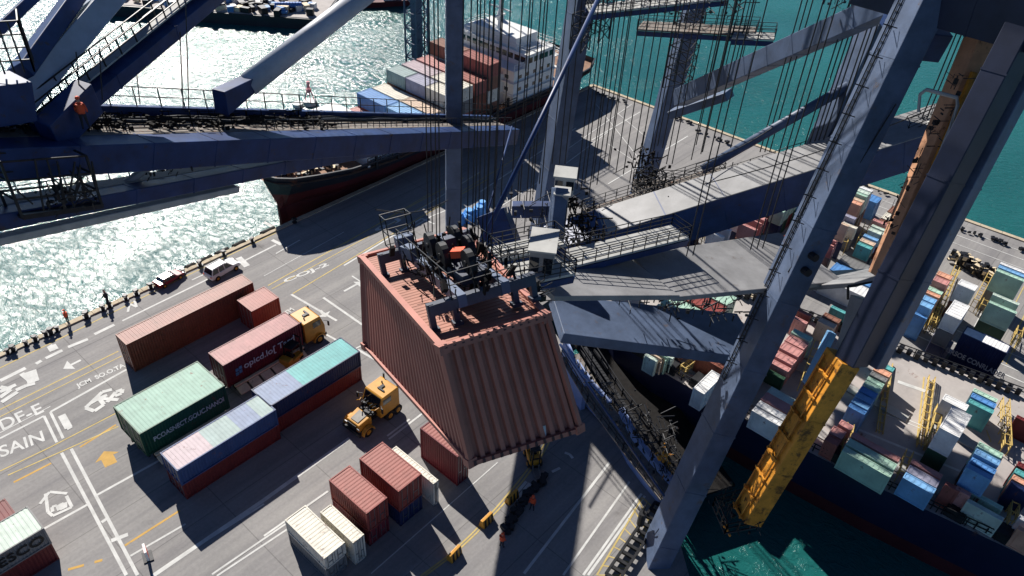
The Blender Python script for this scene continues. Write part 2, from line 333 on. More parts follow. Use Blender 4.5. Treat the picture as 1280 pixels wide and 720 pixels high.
# ================================================================== CONTAINERS
def corr(mb, a, b, z0, z1, nrm, pitch=.28, dep=.05):
    a, b, nrm = V(a), V(b), V(nrm); L_ = (b - a).length; n = max(2, int(L_ / pitch)); d = (b - a) / n; P = []
    for i in range(n):
        s = a + d * i; P += [s - nrm * dep, s + d * .35 - nrm * dep, s + d * .5, s + d * .85]
    P.append(b - nrm * dep)
    for p, q in zip(P[:-1], P[1:]): mb.face([(p.x, p.y, z0), (q.x, q.y, z0), (q.x, q.y, z1), (p.x, p.y, z1)])
def corr_roof(mb, x0, x1, y0, y1, z, pitch=.35, dep=.014, cuts=None):
    n = max(2, int((x1 - x0) / pitch)); d = (x1 - x0) / n
    for i in range(n):
        x = x0 + d * i; mi = 0
        if cuts:
            t = (x - x0) / (x1 - x0)
            for k, c in enumerate(cuts):
                if t >= c: mi = k + 1
        for a, b, za, zb in ((0, .4, z, z), (.4, .5, z, z - dep), (.5, .9, z - dep, z - dep), (.9, 1, z - dep, z)):
            mb.face([(x + a * d, y0, za), (x + b * d, y0, zb), (x + b * d, y1, zb), (x + a * d, y1, za)], mi)
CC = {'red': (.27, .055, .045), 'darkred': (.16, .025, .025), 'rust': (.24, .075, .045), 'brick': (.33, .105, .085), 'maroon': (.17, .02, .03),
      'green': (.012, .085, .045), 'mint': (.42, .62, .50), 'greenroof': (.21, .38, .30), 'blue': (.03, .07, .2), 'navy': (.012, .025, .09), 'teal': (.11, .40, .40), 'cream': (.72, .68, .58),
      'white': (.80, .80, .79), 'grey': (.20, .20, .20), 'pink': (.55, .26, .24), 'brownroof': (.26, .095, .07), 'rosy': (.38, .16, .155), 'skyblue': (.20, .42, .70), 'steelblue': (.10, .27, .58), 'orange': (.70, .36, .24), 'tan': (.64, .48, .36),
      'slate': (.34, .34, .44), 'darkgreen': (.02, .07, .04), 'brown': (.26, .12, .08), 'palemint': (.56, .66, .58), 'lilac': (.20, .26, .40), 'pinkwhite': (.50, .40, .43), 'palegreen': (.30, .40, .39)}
def container(L_, Wd, H_, colr, label, loc, rz=0, roof=None, cuts=None, group='shipping containers on the quay', door_end=-1, rust=.25, name='shipping_container'):
    t = thing(name, label, 'container', loc, rz, group)
    body = cont_mat(colr, CC[colr], rust=rust); hx, hy = L_ / 2, Wd / 2
    wm = MB(); e = .06
    corr(wm, (-hx, -hy + e, 0), (hx, -hy + e, 0), .15, H_ - .12, (0, -1, 0)); corr(wm, (-hx, hy - e, 0), (hx, hy - e, 0), .15, H_ - .12, (0, 1, 0))
    s = -door_end; corr(wm, (s * (hx - e), -hy, 0), (s * (hx - e), hy, 0), .15, H_ - .12, (s, 0, 0))
    wm.face([(-hx, -hy, .15), (hx, -hy, .15), (hx, hy, .15), (-hx, hy, .15)])
    wm.build('wall', body, t)
    rm = MB(); corr_roof(rm, -hx + .05, hx - .05, -hy + .05, hy - .05, H_ - .02, cuts=cuts)
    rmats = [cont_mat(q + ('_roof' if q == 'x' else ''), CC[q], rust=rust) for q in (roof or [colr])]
    rm.build('roof', rmats, t)
    fm = MB()
    for a in (-1, 1):
        for b in (-1, 1): fm.boxc((a * (hx - .07), b * (hy - .07), H_ / 2), (.15, .15, H_ - .01))
        for z in (.08, H_ - .06): fm.boxc((0, a * (hy - .05), z), (L_ - .3, .11, .13)); fm.boxc((a * (hx - .05), 0, z), (.11, Wd - .3, .13))
        for b in (-1, 1):
            for z in (.09, H_ - .07): fm.boxc((a * (hx - .09), b * (hy - .08), z), (.19, .18, .15))
    fm.build('frame', body, t)
    for b in (-1, 1):
        dm = MB(); x = door_end * (hx - .1); dm.boxc((x, b * (Wd / 4 - .03), H_ / 2), (.06, Wd / 2 - .12, H_ - .3)); dr = dm.build('door', body, t)
        bm_ = MB()
        for yy in (.25, .7): bm_.tube([(x + door_end * .06, b * yy * Wd / 2, .15), (x + door_end * .06, b * yy * Wd / 2, H_ - .12)], .03)
        bm_.boxc((x + door_end * .07, b * .45 * Wd / 2, H_ * .4), (.05, .35 * Wd / 2, .06)); bm_.build('locking_bar', chrome, dr)
    return t
def rect(Lp, Rp, z):
    a, b = g(*Lp, z), g(*Rp, z); return a.x, b.x, b.y, a.y
def cont_at(Lp, Rp, ztop, H_, colr, label, **k):
    x0, x1, y0, y1 = rect(Lp, Rp, ztop)
    return container(x1 - x0, y1 - y0, H_, colr, label, ((x0 + x1) / 2, (y0 + y1) / 2, ztop - H_), **k)
def side_text(t, body, size, Wd, zc, xc, material, sx=1):
    M = Matrix.Translation((xc, -Wd / 2 - .02, zc)) @ Matrix.Rotation(math.pi / 2, 4, 'X')
    return text_mesh(body, size, material, 'lettering', M, t, sx=sx, bold=.02)
c = cont_at((144, 418), (316, 353), 3.9, 3.9, 'rust', 'very long rust-brown container lying on the quay nearest the sports utility vehicle', roof=['brownroof'], rust=.45)
a, b = g(347, 373, 3.3), g(318, 353, 3.3)
container(3.6, 2.9, 3.3, 'red', 'short dark red container end-on behind the long rust-brown one', (a.x - 1.6, a.y + 1.5, 0), roof=['brick'])
x0, x1, y0, y1 = rect((141, 508), (281, 482), 4.2)
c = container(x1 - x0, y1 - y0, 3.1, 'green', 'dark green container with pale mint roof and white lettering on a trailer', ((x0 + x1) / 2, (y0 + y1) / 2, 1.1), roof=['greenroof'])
side_text(c, 'PCOASNECT.GOUC.NANOI', .82, y1 - y0, 1.55, .3, mat('lettering_pale', (.55, .6, .55), wear=.3, rust=.3, rustcol=(.02, .07, .04)), .72)
GC = (x0, x1, y0, y1)
x0, x1, y0, y1 = rect((260, 441), (375, 404), 4.2)
c = container(x1 - x0, y1 - y0, 3.1, 'maroon', 'maroon container with white script and blue emblem on a yellow truck trailer', ((x0 + x1) / 2, (y0 + y1) / 2, 1.1), roof=['rosy'], rust=.3)
lw = mat('lettering_white', (.7, .68, .66), wear=.2)
side_text(c, 'opicd.lo[ Tard', 1.15, y1 - y0, 1.6, .6, lw, .95)
em = MB(); hy = (y1 - y0) / 2
for i, (a, b) in enumerate(((0, 0), (.42, .1), (.05, .5), (.45, .6))): em.boxc((-3.4 + a, -hy - .02, 1.1 + b), (.34, .03, .4))
em.build('emblem', mat('emblem_blue', (.12, .28, .45)), c)
RC = (x0, x1, y0, y1)
x0, x1, y0, y1 = rect((200, 567), (345, 513), 4.0)
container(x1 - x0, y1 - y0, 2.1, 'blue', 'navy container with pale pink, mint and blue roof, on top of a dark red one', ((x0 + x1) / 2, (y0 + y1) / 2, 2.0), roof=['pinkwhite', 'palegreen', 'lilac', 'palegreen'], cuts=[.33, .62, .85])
container(x1 - x0 - .1, y1 - y0 - .04, 1.99, 'darkred', 'dark red container under the navy one with the pale striped roof', ((x0 + x1) / 2, (y0 + y1) / 2, 0))
x0, x1, y0, y1 = rect((314, 488), (450, 440), 4.0)
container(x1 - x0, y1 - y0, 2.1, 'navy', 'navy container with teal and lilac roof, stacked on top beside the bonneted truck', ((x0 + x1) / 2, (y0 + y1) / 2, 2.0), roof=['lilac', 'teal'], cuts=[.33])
container(x1 - x0 - .1, y1 - y0 - .04, 1.99, 'darkred', 'dark red container under the teal-roofed navy one beside the bonneted truck', ((x0 + x1) / 2, (y0 + y1) / 2, 0))
# bottom left corner
c = g(28, 650, 3.9); container(9, 3.2, 3.9, 'darkred', 'dark red container cut off by the left edge, with plain dark end wall', (c.x - 4.6, c.y + 1.6, 0), door_end=1)
c = g(55, 660, 4.3)
k = container(9, 3.1, 2.1, 'grey', 'mint-roofed grey container with black lettering at the bottom left corner', (c.x - 4.5, c.y + 1.55, 2.2), roof=['palemint'])
side_text(k, 'GESCO', 1.3, 3.1, 1.05, 1.9, mat('lettering_black', (.01, .01, .01)), 1.1)
container(8.9, 3.06, 2.19, 'darkred', 'dark red container beneath the mint-roofed grey one at the bottom left corner', (c.x - 4.5, c.y + 1.55, 0))
# row along the access road: long axis runs across the quay (Y)
def ycont(Lp, Rp, ztop, H_, colr, label, zr=None, **k):
    x0, x1, y0, y1 = rect(Lp, Rp, zr or ztop)
    return container(y1 - y0, x1 - x0, H_, colr, label, ((x0 + x1) / 2, (y0 + y1) / 2, ztop - H_), rz=math.pi / 2, group='small containers beside the curved road', **k)
ycont((356, 650), (431, 678), 3.4, 1.7, 'cream', 'dirty cream container at the front left of the short row, on a dark one', rust=.4)
ycont((356.5, 650), (430.5, 678), 1.69, 1.69, 'grey', 'dark grimy container beneath the front cream one', rust=.6, zr=3.4)
ycont((400, 640), (455, 668), 3.2, 3.2, 'cream', 'low cream container between the front cream one and the first red one', rust=.3)
ycont((411, 600), (484, 622), 4.7, 2.7, 'red', 'first red container of the short row, beside the two cream ones', roof=['brick'])
ycont((411.5, 600), (483.5, 622), 1.99, 1.99, 'maroon', 'dark maroon container below the first red one of the short row', zr=4.7)
ycont((449, 573), (527, 592), 5.0, 2.9, 'red', 'second red container of the short row, the largest one', roof=['brick'])
ycont((449.5, 573), (526.5, 592), 2.09, 2.09, 'navy', 'dark navy container below the largest red one of the short row', zr=5.0)
ycont((489, 562), (548, 600), 3.2, 3.2, 'cream', 'narrow cream container right of the largest red one', rust=.25)
ycont((525, 535), (586, 560), 4.2, 4.2, 'maroon', 'dark red container half hidden under the hanging container', roof=['brick'])

# trailers
def wheel(parent, x, y, r=.5, wd=.3):
    mb = MB(); mb.tube([(x, y - wd / 2, r), (x, y + wd / 2, r)], r, 18); wo_ = mb.build('wheel', rubber, parent, smooth=False)
    m2 = MB(); s = 1 if y > 0 else -1; m2.tube([(x, y + s * (wd / 2 - .05), r), (x, y + s * (wd / 2 + .03), r)], r * .5, 12); m2.tube([(x, y, r), (x, y + s * (wd / 2 + .07), r)], r * .2, 8); m2.build('rim', yellow, wo_)
def trailer(rc, label, axles):
    x0, x1, y0, y1 = rc; L_ = x1 - x0; t = thing('flatbed_trailer', label, 'trailer', ((x0 + x1) / 2, (y0 + y1) / 2, 0), 0, 'trailers under the quay containers'); h = (y1 - y0) / 2
    mb = MB()
    for s in (-1, 1): mb.box(-L_ / 2, L_ / 2, s * .6 - .1, s * .6 + .1, .65, 1.0)
    for i in range(8): mb.box(-L_ / 2 + .1 + i * (L_ - .4) / 7, -L_ / 2 + .3 + i * (L_ - .4) / 7, -h, h, .9, 1.08)
    mb.build('chassis_frame', dark, t)
    mb = MB(); mb.box(-L_ / 2 + .6, L_ / 2 - .2, -h - .45, -h - .15, .98, 1.2); mb.build('side_rail', creamw, t)
    n = 6; q = (L_ - .8) / n
    for i in range(n):
        mb = MB(); a = -L_ / 2 + .6 + i * q; z0, z1 = .55, .9
        mb.hexa([(a, -h - 1.35, z0), (a + q * .78, -h - 1.35, z0), (a + q * .78, -h - .5, z1), (a, -h - .5, z1), (a + .05, -h - 1.35, z0 + .08), (a + q * .83, -h - 1.35, z0 + .08), (a + q * .83, -h - .5, z1 + .08), (a + .05, -h - .5, z1 + .08)])
        mb.build('outrigger_board', creamw, t)
    for i in range(n + 1):
        pass
    for x in axles:
        for s in (-1, 1): wheel(t, x * L_ / 2, s * (h - .25), .48)
    return t
trailer(GC, 'cream-sided trailer carrying the dark green container', (-.75, -.55, .8))
trailer(RC, 'cream-sided trailer carrying the maroon container behind the yellow cab', (-.75, -.5, .55))

def truck(label, loc, rz, bonnet, S=1.0):
    t = thing('yellow_truck', label, 'truck', loc, rz); t.scale = (S, S, S)
    mb = MB(); mb.box(-2.6, 2.5 if bonnet else 1.4, -.45, .45, .55, .85); mb.box(-2.4, 0, -.8, .8, .8, .9); mb.build('chassis_frame', dark, t)
    cb = MB(); x0, x1, z0, z1 = (-2.3, .1, .95, 3.2) if bonnet else (-.6, 1.7, .8, 3.1)
    hw = 1.2
    prof = [(x0, z0), (x1, z0), (x1, z0 + 1.05), (x1 - .35, z1 - .08), (x1 - .5, z1), (x0 + .1, z1), (x0, z1 - .1)]
    n = len(prof); k = len(cb.v)
    for s in (-1, 1):
        for x, z in prof:
            tk = hw - (.08 if z > z0 + 1.1 else 0); cb.v.append((x, s * tk, z))
    cb.f.append(tuple(range(n))); cb.f.append(tuple(reversed(range(n, 2 * n)))); cb.mi += [0, 0]
    for i in range(n): j = (i + 1) % n; cb.f.append((i, n + i, n + j, j)); cb.mi.append(0)
    cb.build('cab', yellow, t, bevel=.06)
    ws = MB(); d = V((-.35, 0, 0)); a = z0 + 1.12; b = z1 - .14; xa = x1 + .02 - .35 * .07; xb = x1 - .33
    ws.hexa([(xa, -1.02, a), (xa + .03, -1.02, a), (xa + .03, 1.02, a), (xa, 1.02, a), (xb, -.98, b), (xb + .03, -.98, b), (xb + .03, .98, b), (xb, .98, b)]); ws.build('windscreen', glass, t)
    for s in (-1, 1):
        w2 = MB(); w2.box(x0 + 1.0, x1 - .42, s * 1.135 - .02, s * 1.135 + .02, z0 + 1.15, z1 - .35); w2.build('side_window', glass, t)
        w3 = MB(); w3.bar((x1 - .1, s * 1.2, z1 - .6), (x1 + .15, s * 1.55, z1 - .6), .05); w3.boxc((x1 + .15, s * 1.6, z1 - .85), (.1, .2, .6)); w3.build('mirror', dark, t)
        fd = MB(); fx = 1.7 if bonnet else .9
        for q in range(5):
            a0, a1 = math.pi * q / 5, math.pi * (q + 1) / 5
            fd.hexa([(fx + math.cos(a0) * .62, s * 1.2 - .2, .5 + math.sin(a0) * .62), (fx + math.cos(a1) * .62, s * 1.2 - .2, .5 + math.sin(a1) * .62), (fx + math.cos(a1) * .62, s * 1.2 + .2, .5 + math.sin(a1) * .62), (fx + math.cos(a0) * .62, s * 1.2 + .2, .5 + math.sin(a0) * .62),
                     (fx + math.cos(a0) * .7, s * 1.2 - .2, .5 + math.sin(a0) * .7), (fx + math.cos(a1) * .7, s * 1.2 - .2, .5 + math.sin(a1) * .7), (fx + math.cos(a1) * .7, s * 1.2 + .2, .5 + math.sin(a1) * .7), (fx + math.cos(a0) * .7, s * 1.2 + .2, .5 + math.sin(a0) * .7)])
        fd.build('mudguard', yellow, t)
        for x in ((1.7, -1.0, -2.0) if bonnet else (.9, -1.4, -2.4)): wheel(t, x, s * 1.1, .52, .34)
        hl = MB(); hx = 2.5 if bonnet else 1.72; hl.boxc((hx, s * .8, 1.15 if bonnet else 1.0), (.06, .3, .2)); hl.build('headlight', chrome, t)
        ex = MB(); ex.tube([(x0 - .1, s * .9, .9), (x0 - .1, s * .9, z1 + .35)], .09, 8); ex.build('exhaust_stack', dark, t)
    bp = MB(); hx = 2.6 if bonnet else 1.75; bp.boxc((hx, 0, .65), (.2, 2.3, .35)); bp.build('bumper', dark, t, bevel=.03)
    rl = MB(); rl.boxc((x0 + 1.0, 0, z1 + .05), (.5, .3, .1)); rl.boxc((x0 + 1.3, .2, z1 + .06), (.15, .8, .08)); rl.boxc((x0 + .6, -.4, z1 + .1), (.1, .1, .2)); rl.build('roof_beacon', dark, t)
    if bonnet:
        h = MB(); h.hexa([(.95, -.95, .8), (2.5, -.9, .8), (2.5, .9, .8), (.95, .95, .8), (.95, -.9, 1.75), (2.4, -.8, 1.5), (2.4, .8, 1.5), (.95, .9, 1.75)]); hd = h.build('bonnet', yellow, t, bevel=.08)
        q = MB(); q.hexa([(1.1, -.5, 1.72), (2.2, -.45, 1.54), (2.2, .45, 1.54), (1.1, .5, 1.72), (1.1, -.5, 1.77), (2.2, -.45, 1.6), (2.2, .45, 1.6), (1.1, .5, 1.77)]); q.build('scoop', mat('scoop_grey', (.3, .28, .25), .6), hd)
        e = MB(); random.seed(3)
        for i in range(16): e.boxc((random.uniform(.15, .9), random.uniform(-.8, .8), random.uniform(1.0, 1.9)), (random.uniform(.1, .5), random.uniform(.1, .6), random.uniform(.1, .4)), random.random())
        for y in (-.7, -.3, .3, .7): e.tube([(.1, y, 2.3), (.5, y * .9, 2.35), (.95, y, 1.75)], .05, 6)
        e.build('engine_bay', dark, t)
        gr = MB(); gr.boxc((2.52, 0, 1.15), (.05, 1.1, .55)); gr.build('grille', dark, t)
        for s in (-1, 1):
            q = MB(); q.tube([(.95, s * .95, 2.6), (.6, s * 1.0, 2.3), (.15, s * 1.1, 2.35)], .05, 6); q.build('guard_rail', yellow, t)
    return t
P = g(466, 515, 1.0)
truck('yellow bonneted truck with open engine bay standing alone on the quay', (P.x, P.y, 0), math.radians(183), True, 1.1)
P = g(384, 425, 1.4)
truck('yellow flat-nosed truck cab in front of the maroon container', (RC[1] + 1.1, (RC[2] + RC[3]) / 2, 0), 0, False, 1.15)

def forklift(label, loc, rz, S=1):
    t = thing('forklift', label, 'forklift', loc, rz); t.scale = (S,) * 3
    b = MB(); b.box(-1.3, .8, -.6, .6, .35, 1.0); b.box(-1.3, -.6, -.6, .6, 1.0, 1.35); b.build('body', yellow, t, bevel=.08)
    c_ = MB()
    for x in (-.6, .7):
        for y in (-.5, .5): c_.bar((x, y, 1.0), (x * .8, y * .9, 2.3), .08)
    c_.box(-.55, .6, -.5, .5, 2.28, 2.36); c_.build('overhead_guard', dark, t)
    s = MB(); s.box(-.5, 0, -.3, .3, 1.0, 1.2); s.box(-.5, -.4, -.3, .3, 1.2, 1.7); s.build('seat', dark, t)
    m_ = MB()
    for y in (-.35, .35): m_.bar((.95, y, .1), (.95, y, 2.7), .12)
    for z in (.3, 1.5, 2.65): m_.bar((.95, -.35, z), (.95, .35, z), .1)
    m_.build('mast', dark, t)
    for y in (-.3, .3):
        f_ = MB(); f_.box(1.0, 2.0, y - .07, y + .07, .12, .18); f_.box(1.0, 1.08, y - .07, y + .07, .12, .7); f_.build('fork', chrome, t)
    for x in (-.9, .5):
        for y in (-.6, .6): wheel(t, x, y, .36, .25)
P = g(366, 445, 1.0); forklift('yellow forklift beside the trailer of the maroon container', (P.x, P.y, 0), .3, 1.15)
P = g(667, 570, .8); forklift('small yellow forklift below the front corner of the hanging container', (P.x, P.y, 0), -2.2, 1.0)

def car(label, loc, rz, paint, name, tall, S=1.0, L_=4.4):
    t = thing(name, label, 'car', loc, rz); t.scale = (S,) * 3; hl = L_ / 2; bh = .95 if tall else .8; top = 1.75 if tall else 1.4
    b = MB(); prof = [(-hl, .4), (hl, .4), (hl, .75), (hl - .3, bh), (.95, bh + .08), (-hl + .1, bh + .1), (-hl, .8)]
    n = len(prof)
    for s in (-1, 1):
        for x, z in prof: b.v.append((x, s * .9, z))
    b.f += [tuple(range(n)), tuple(reversed(range(n, 2 * n)))]; b.mi += [0, 0]
    for i in range(n): j = (i + 1) % n; b.f.append((i, n + i, n + j, j)); b.mi.append(0)
    b.build('body', paint, t, bevel=.08)
    c_ = MB(); xr = -hl + .15 if tall else -1.5
    c_.hexa([(xr, -.82, bh + .05), (1.1, -.82, bh + .05), (1.1, .82, bh + .05), (xr, .82, bh + .05), (xr + .3, -.68, top - .05), (.35, -.68, top - .05), (.35, .68, top - .05), (xr + .3, .68, top - .05)]); c_.build('cabin_glass', glass, t)
    r = MB(); r.box(xr + .28, .38, -.7, .7, top - .06, top); rf = r.build('roof', paint, t, bevel=.03)
    q = MB()
    for s in (-1, 1):
        for xa, xb in ((xr, xr + .3), (1.1, .35), (-.1, -.15), (-1.0, -.95)): q.bar((xa, s * .83, bh + .05), (xb, s * .69, top - .04), .09)
        if tall: q.bar((xr + .4, s * .6, top + .04), (.2, s * .6, top + .04), .05)
    q.build('pillars', paint, t)
    for x in (-hl + .8, hl - .8):
        for y in (-.85, .85): wheel(t, x, y, .36, .24)
    for s in (-1, 1):
        h = MB(); h.boxc((hl - .02, s * .65, .68), (.08, .3, .14)); h.build('headlight', chrome, t)
        h = MB(); h.boxc((-hl + .02, s * .7, .8), (.08, .18, .25)); h.build('tail_light', orange, t)
P = g(277, 334, .9); car('white sports utility vehicle parked beside the long rust-brown container', (P.x, P.y, 0), .12, whitep, 'parked_car', True, .98)
P = g(210, 346, .7); car('dark red saloon car with pale rear driving along the quay edge', (P.x, P.y, 0), .15, mat('car_red', (.20, .02, .03), .25, wear=.1), 'parked_car', False, .8)

# people -------------------------------------------------------------
def person(label, loc, rz, top, S=1.0):
    t = thing('person', label, 'person', loc, rz); t.scale = (S,) * 3
    vs = [((0, 0, .95), .15), ((0, 0, 1.2), .14), ((0, 0, 1.42), .16), ((0, 0, 1.52), .07), ((.01, 0, 1.62), .095), ((.01, 0, 1.72), .09)]
    es = [(i, i + 1) for i in range(5)]
    for s in (-1, 1):
        k = len(vs)
        vs += [((0, s * .1, .88), .1), ((.06 * s, s * .13, .5), .075), ((-.04 * s, s * .15, .09), .05), ((.12 - .04 * s, s * .16, .04), .045)]; es += [(0, k), (k, k + 1), (k + 1, k + 2), (k + 2, k + 3)]
        k = len(vs)
        vs += [((0, s * .2, 1.4), .07), ((.03, s * .27, 1.13), .05), ((.16, s * .24, .92), .038), ((.2, s * .23, .85), .035)]; es += [(2, k), (k, k + 1), (k + 1, k + 2), (k + 2, k + 3)]
    me = bpy.data.meshes.new('body'); me.from_pydata([v[0] for v in vs], es, [])
    o = bpy.data.objects.new('body', me); COL.objects.link(o); o.parent = t
    sk = o.modifiers.new('skin', 'SKIN'); sb = o.modifiers.new('sub', 'SUBSURF'); sb.levels = sb.render_levels = 1
    for i, v in enumerate(vs): me.skin_vertices[0].data[i].radius = (v[1], v[1])
    me.skin_vertices[0].data[0].use_root = True
    mt = MATS.get('person_skin_' + top.name)
    if not mt:
        mt = bpy.data.materials.new('person_skin_' + top.name); mt.use_nodes = True; N = mt.node_tree.nodes; L = mt.node_tree.links; p = N['Principled BSDF']; p.inputs['Roughness'].default_value = .8
        tc = N.new('ShaderNodeTexCoord'); sx = N.new('ShaderNodeSeparateXYZ'); L.new(tc.outputs['Object'], sx.inputs[0]); rp = N.new('ShaderNodeValToRGB'); rp.color_ramp.interpolation = 'CONSTANT'
        mp = N.new('ShaderNodeMath'); mp.operation = 'DIVIDE'; mp.inputs[1].default_value = 2; L.new(sx.outputs[2], mp.inputs[0]); L.new(mp.outputs[0], rp.inputs[0])
        cr = rp.color_ramp; cr.elements[0].position = 0; cr.elements[0].color = (.02, .02, .03, 1); cr.elements[1].position = .77; cr.elements[1].color = (.42, .23, .16, 1)
        e = cr.elements.new(.455); e.color = (.6, .08, .03, 1) if 'orange' in top.name else (.03, .03, .05, 1); L.new(rp.outputs[0], p.inputs['Base Color']); MATS['person_skin_' + top.name] = mt
    me.materials.append(mt)
    h = MB(); h.tube([(.01, 0, 1.74), (.01, 0, 1.8), (.01, 0, 1.85)], .125, 10, .07); h.boxc((.1, 0, 1.745), (.16, .16, .02)); h.build('helmet', top, t)
    v = MB(); v.tube([(0, 0, 1.02), (0, 0, 1.25), (0, 0, 1.46)], .215, 10, .19); v.build('vest', top, t)
for px, z, lab, tp, s in [((665, 637), 0, 'person in orange standing right of the lumpy dark chain', orange, 1.15), ((627, 684), 0, 'person in red-orange standing at the edge of the shade left of the dark chain', orange, 1.15),
                       ((86, 404), 0, 'person in red top at the quay edge by the bollards', orange, 1.1), ((136, 381), 0, 'person in dark clothes at the quay edge between bollards', dark, 1.25)]:
    P = g(*px, z); person(lab, (P.x, P.y, 0), random.uniform(0, 6), tp, s)

# street furniture ---------------------------------------------------
def bollard_proto():
    t = thing('mooring_bollard', 'x', 'bollard', (0, 0, 0), 0, 'bollards along the quay edge')
    b = MB(); b.tube([(0, 0, .0), (0, 0, .1)], .32, 12); b.tube([(0, 0, .1), (0, 0, .5)], .2, 12, .17); b.build('post', dark, t)
    b = MB(); b.tube([(0, 0, .5), (0, 0, .68)], .3, 12, .24); b.boxc((0, 0, .55), (.8, .16, .14)); b.build('head', dark, t); return t
bo = bollard_proto()
spots = [((5, 436), 'nearest the left edge of the photo'), ((12, 433), 'second from the left edge'), ((27, 425), 'third from the left edge'), ((38, 419), 'fourth from the left edge'), ((52, 414), 'just left of the person in red'), ((58, 411), 'left of the person in red, closer to them'),
         ((66, 408), 'beside a smaller gap left of the person in red'), ((102, 391), 'right of the person in red'), ((122, 381), 'left of the person in dark clothes'), ((130, 377), 'touching the person in dark clothes'), ((150, 368), 'right of the person in dark clothes'), ((162, 361), 'left of the red saloon'),
         ((180, 353), 'beside the rear of the red saloon'), ((218, 333), 'just past the red saloon'), ((238, 323), 'left of the row of fenders'), ((265, 308), 'above the white vehicle'), ((300, 292), 'between vehicle and bow'), ((352, 268), 'closest to the bow of the ship')]
for i, (px, wh) in enumerate(spots):
    P = g(*px); lab = 'black mooring bollard on the kerb ' + wh; sc = random.uniform(.9, 1.3)
    if i == 0: bo.location = (P.x, 79.5, .1); bo['label'] = lab; o = bo
    else: o = dup(bo, (P.x, 79.5, .1), random.random() * 3, lab)
    o.scale = (sc,) * 3
def fender(px0, px1, lab):
    a, b = g(*px0), g(*px1); f_ = MB(); f_.tube([(a.x, 80.35, -.1), ((a.x + b.x) / 2, 80.4, -.15), (b.x, 80.35, -.1)], .42, 12); tag(f_.build('rubber_fender', rubber), lab, 'fender', 'rubber fenders on the quay edge')
fender((226, 330), (238, 325), 'short black fender nearest the red saloon'); fender((243, 322), (258, 315), 'long black fender behind the white vehicle'); fender((262, 312), (276, 304), 'black fender right of the long one'); fender((283, 302), (297, 295), 'black fender midway to the bow'); fender((318, 286), (333, 278), 'black fender nearest the bow')
for i, (px, L_, lab) in enumerate([((752, 118), 3, 'left end of the far edge'), ((765, 122), 5, 'beside the left end bollards'), ((785, 128), 2, 'left of the tall column'), ((855, 150), 6, 'right of the tall column'), ((880, 166), 3, 'right of the longest heap'), ((905, 176), 4, 'close to the walkway railings'), ((1080, 232), 4, 'above the mint container'), ((1105, 240), 2, 'left of the tan boom'), ((1195, 283), 5, 'just right of the tan boom'), ((1215, 290), 4, 'second right of the tan boom'), ((1243, 298), 3, 'third right of the tan boom'), ((1260, 305), 5, 'nearest the right edge of the photo')]):
    P = g(*px); t = MB(); random.seed(i)
    for k in range(int(L_ * 2)): t.boxc((random.uniform(-.4, .4), random.uniform(-L_ / 2, L_ / 2) * .8, random.uniform(.1, .25)), (random.uniform(.15, .4), random.uniform(.2, .6), random.uniform(.15, .35)), random.random())
    o = t.build('fender_pile', dark); o.location = (P.x - .6, P.y, .15); tag(o, 'dark heap of fenders on the far quay edge, ' + lab, 'fender heap', 'fender heaps on the far quay edge')
def barrier_proto():
    t = thing('road_barrier', 'x', 'barrier', (0, 0, 0), 0, 'yellow and black barriers on the curved road')
    b = MB(); b.hexa([(-.7, -.35, 0), (.7, -.35, 0), (.7, .35, 0), (-.7, .35, 0), (-.7, -.15, .9), (.7, -.15, .9), (.7, .15, .9), (-.7, .15, .9)]); b.build('block', yellow, t, bevel=.04)
    for x in (-.45, 0, .45):
        q = MB(); q.hexa([(x - .12, -.36, .02), (x + .12, -.36, .02), (x + .12, .36, .02), (x - .12, .36, .02), (x - .02, -.165, .88), (x + .2, -.165, .88), (x + .2, .165, .88), (x - .02, .165, .88)]); q.build('stripe', dark, t)
    return t
br = barrier_proto()
for i, (px, lab) in enumerate([((568, 692), 'yellow and black road barrier nearest the bottom edge'), ((608, 650), 'yellow and black road barrier, middle one of three'), ((640, 621), 'yellow and black road barrier beside the white floor hatch')]):
    P = g(*px, .4); Qa = g(608, 650) - g(568, 692); Qb = g(640, 621) - g(608, 650); rz = (math.atan2(Qa.y, Qa.x), math.atan2(Qa.y + Qb.y, Qa.x + Qb.x), math.atan2(Qb.y, Qb.x))[i]
    if i == 0: br.location = (P.x, P.y, 0); br.rotation_euler.z = rz; br['label'] = lab
    else: dup(br, (P.x, P.y, 0), rz, lab)
# dark lumpy chain
ch = MB(); random.seed(5)
A = [g(681, 599), g(660, 618), g(645, 640), (g(634, 664))]
for i in range(70):
    t = i / 69 * 2.999; k = int(t); p = A[k].lerp(A[k + 1], t - k)
    ch.boxc((p.x + random.uniform(-.3, .3), p.y + random.uniform(-.3, .3), random.uniform(.12, .3)), (random.uniform(.3, .8), random.uniform(.2, .5), random.uniform(.2, .45)), random.uniform(0, 3))
tag(ch.build('heavy_chain', dark), 'lumpy black chain lying across the road by the two orange workers', 'chain')
P = g(183, 692, .5); t = thing('barrier_board', 'small red and white barrier board standing by the double white line', 'barrier', (P.x, P.y, 0), -.3)
b = MB(); b.box(-.1, .1, -.5, .5, .1, 1.3); b.build('panel', whitep, t); 
for z in (.35, .75, 1.12): b = MB(); b.box(-.115, .115, -.45, .45, z - .1, z + .12); b.build('stripe', mat('sign_red', (.6, .06, .05)), t)
b = MB(); b.box(-.4, .4, -.55, .55, 0, .1); b.build('base', dark, t)
P = g(588, 270); t = MB(); random.seed(6)
for i in range(16): a = i * .35; t.tube([(a - 2.5, math.sin(i) * .5, 0), (a - 2.5, math.sin(i) * .5, .9 + .4 * math.sin(i * 1.3))], 1.0, 8, .5)
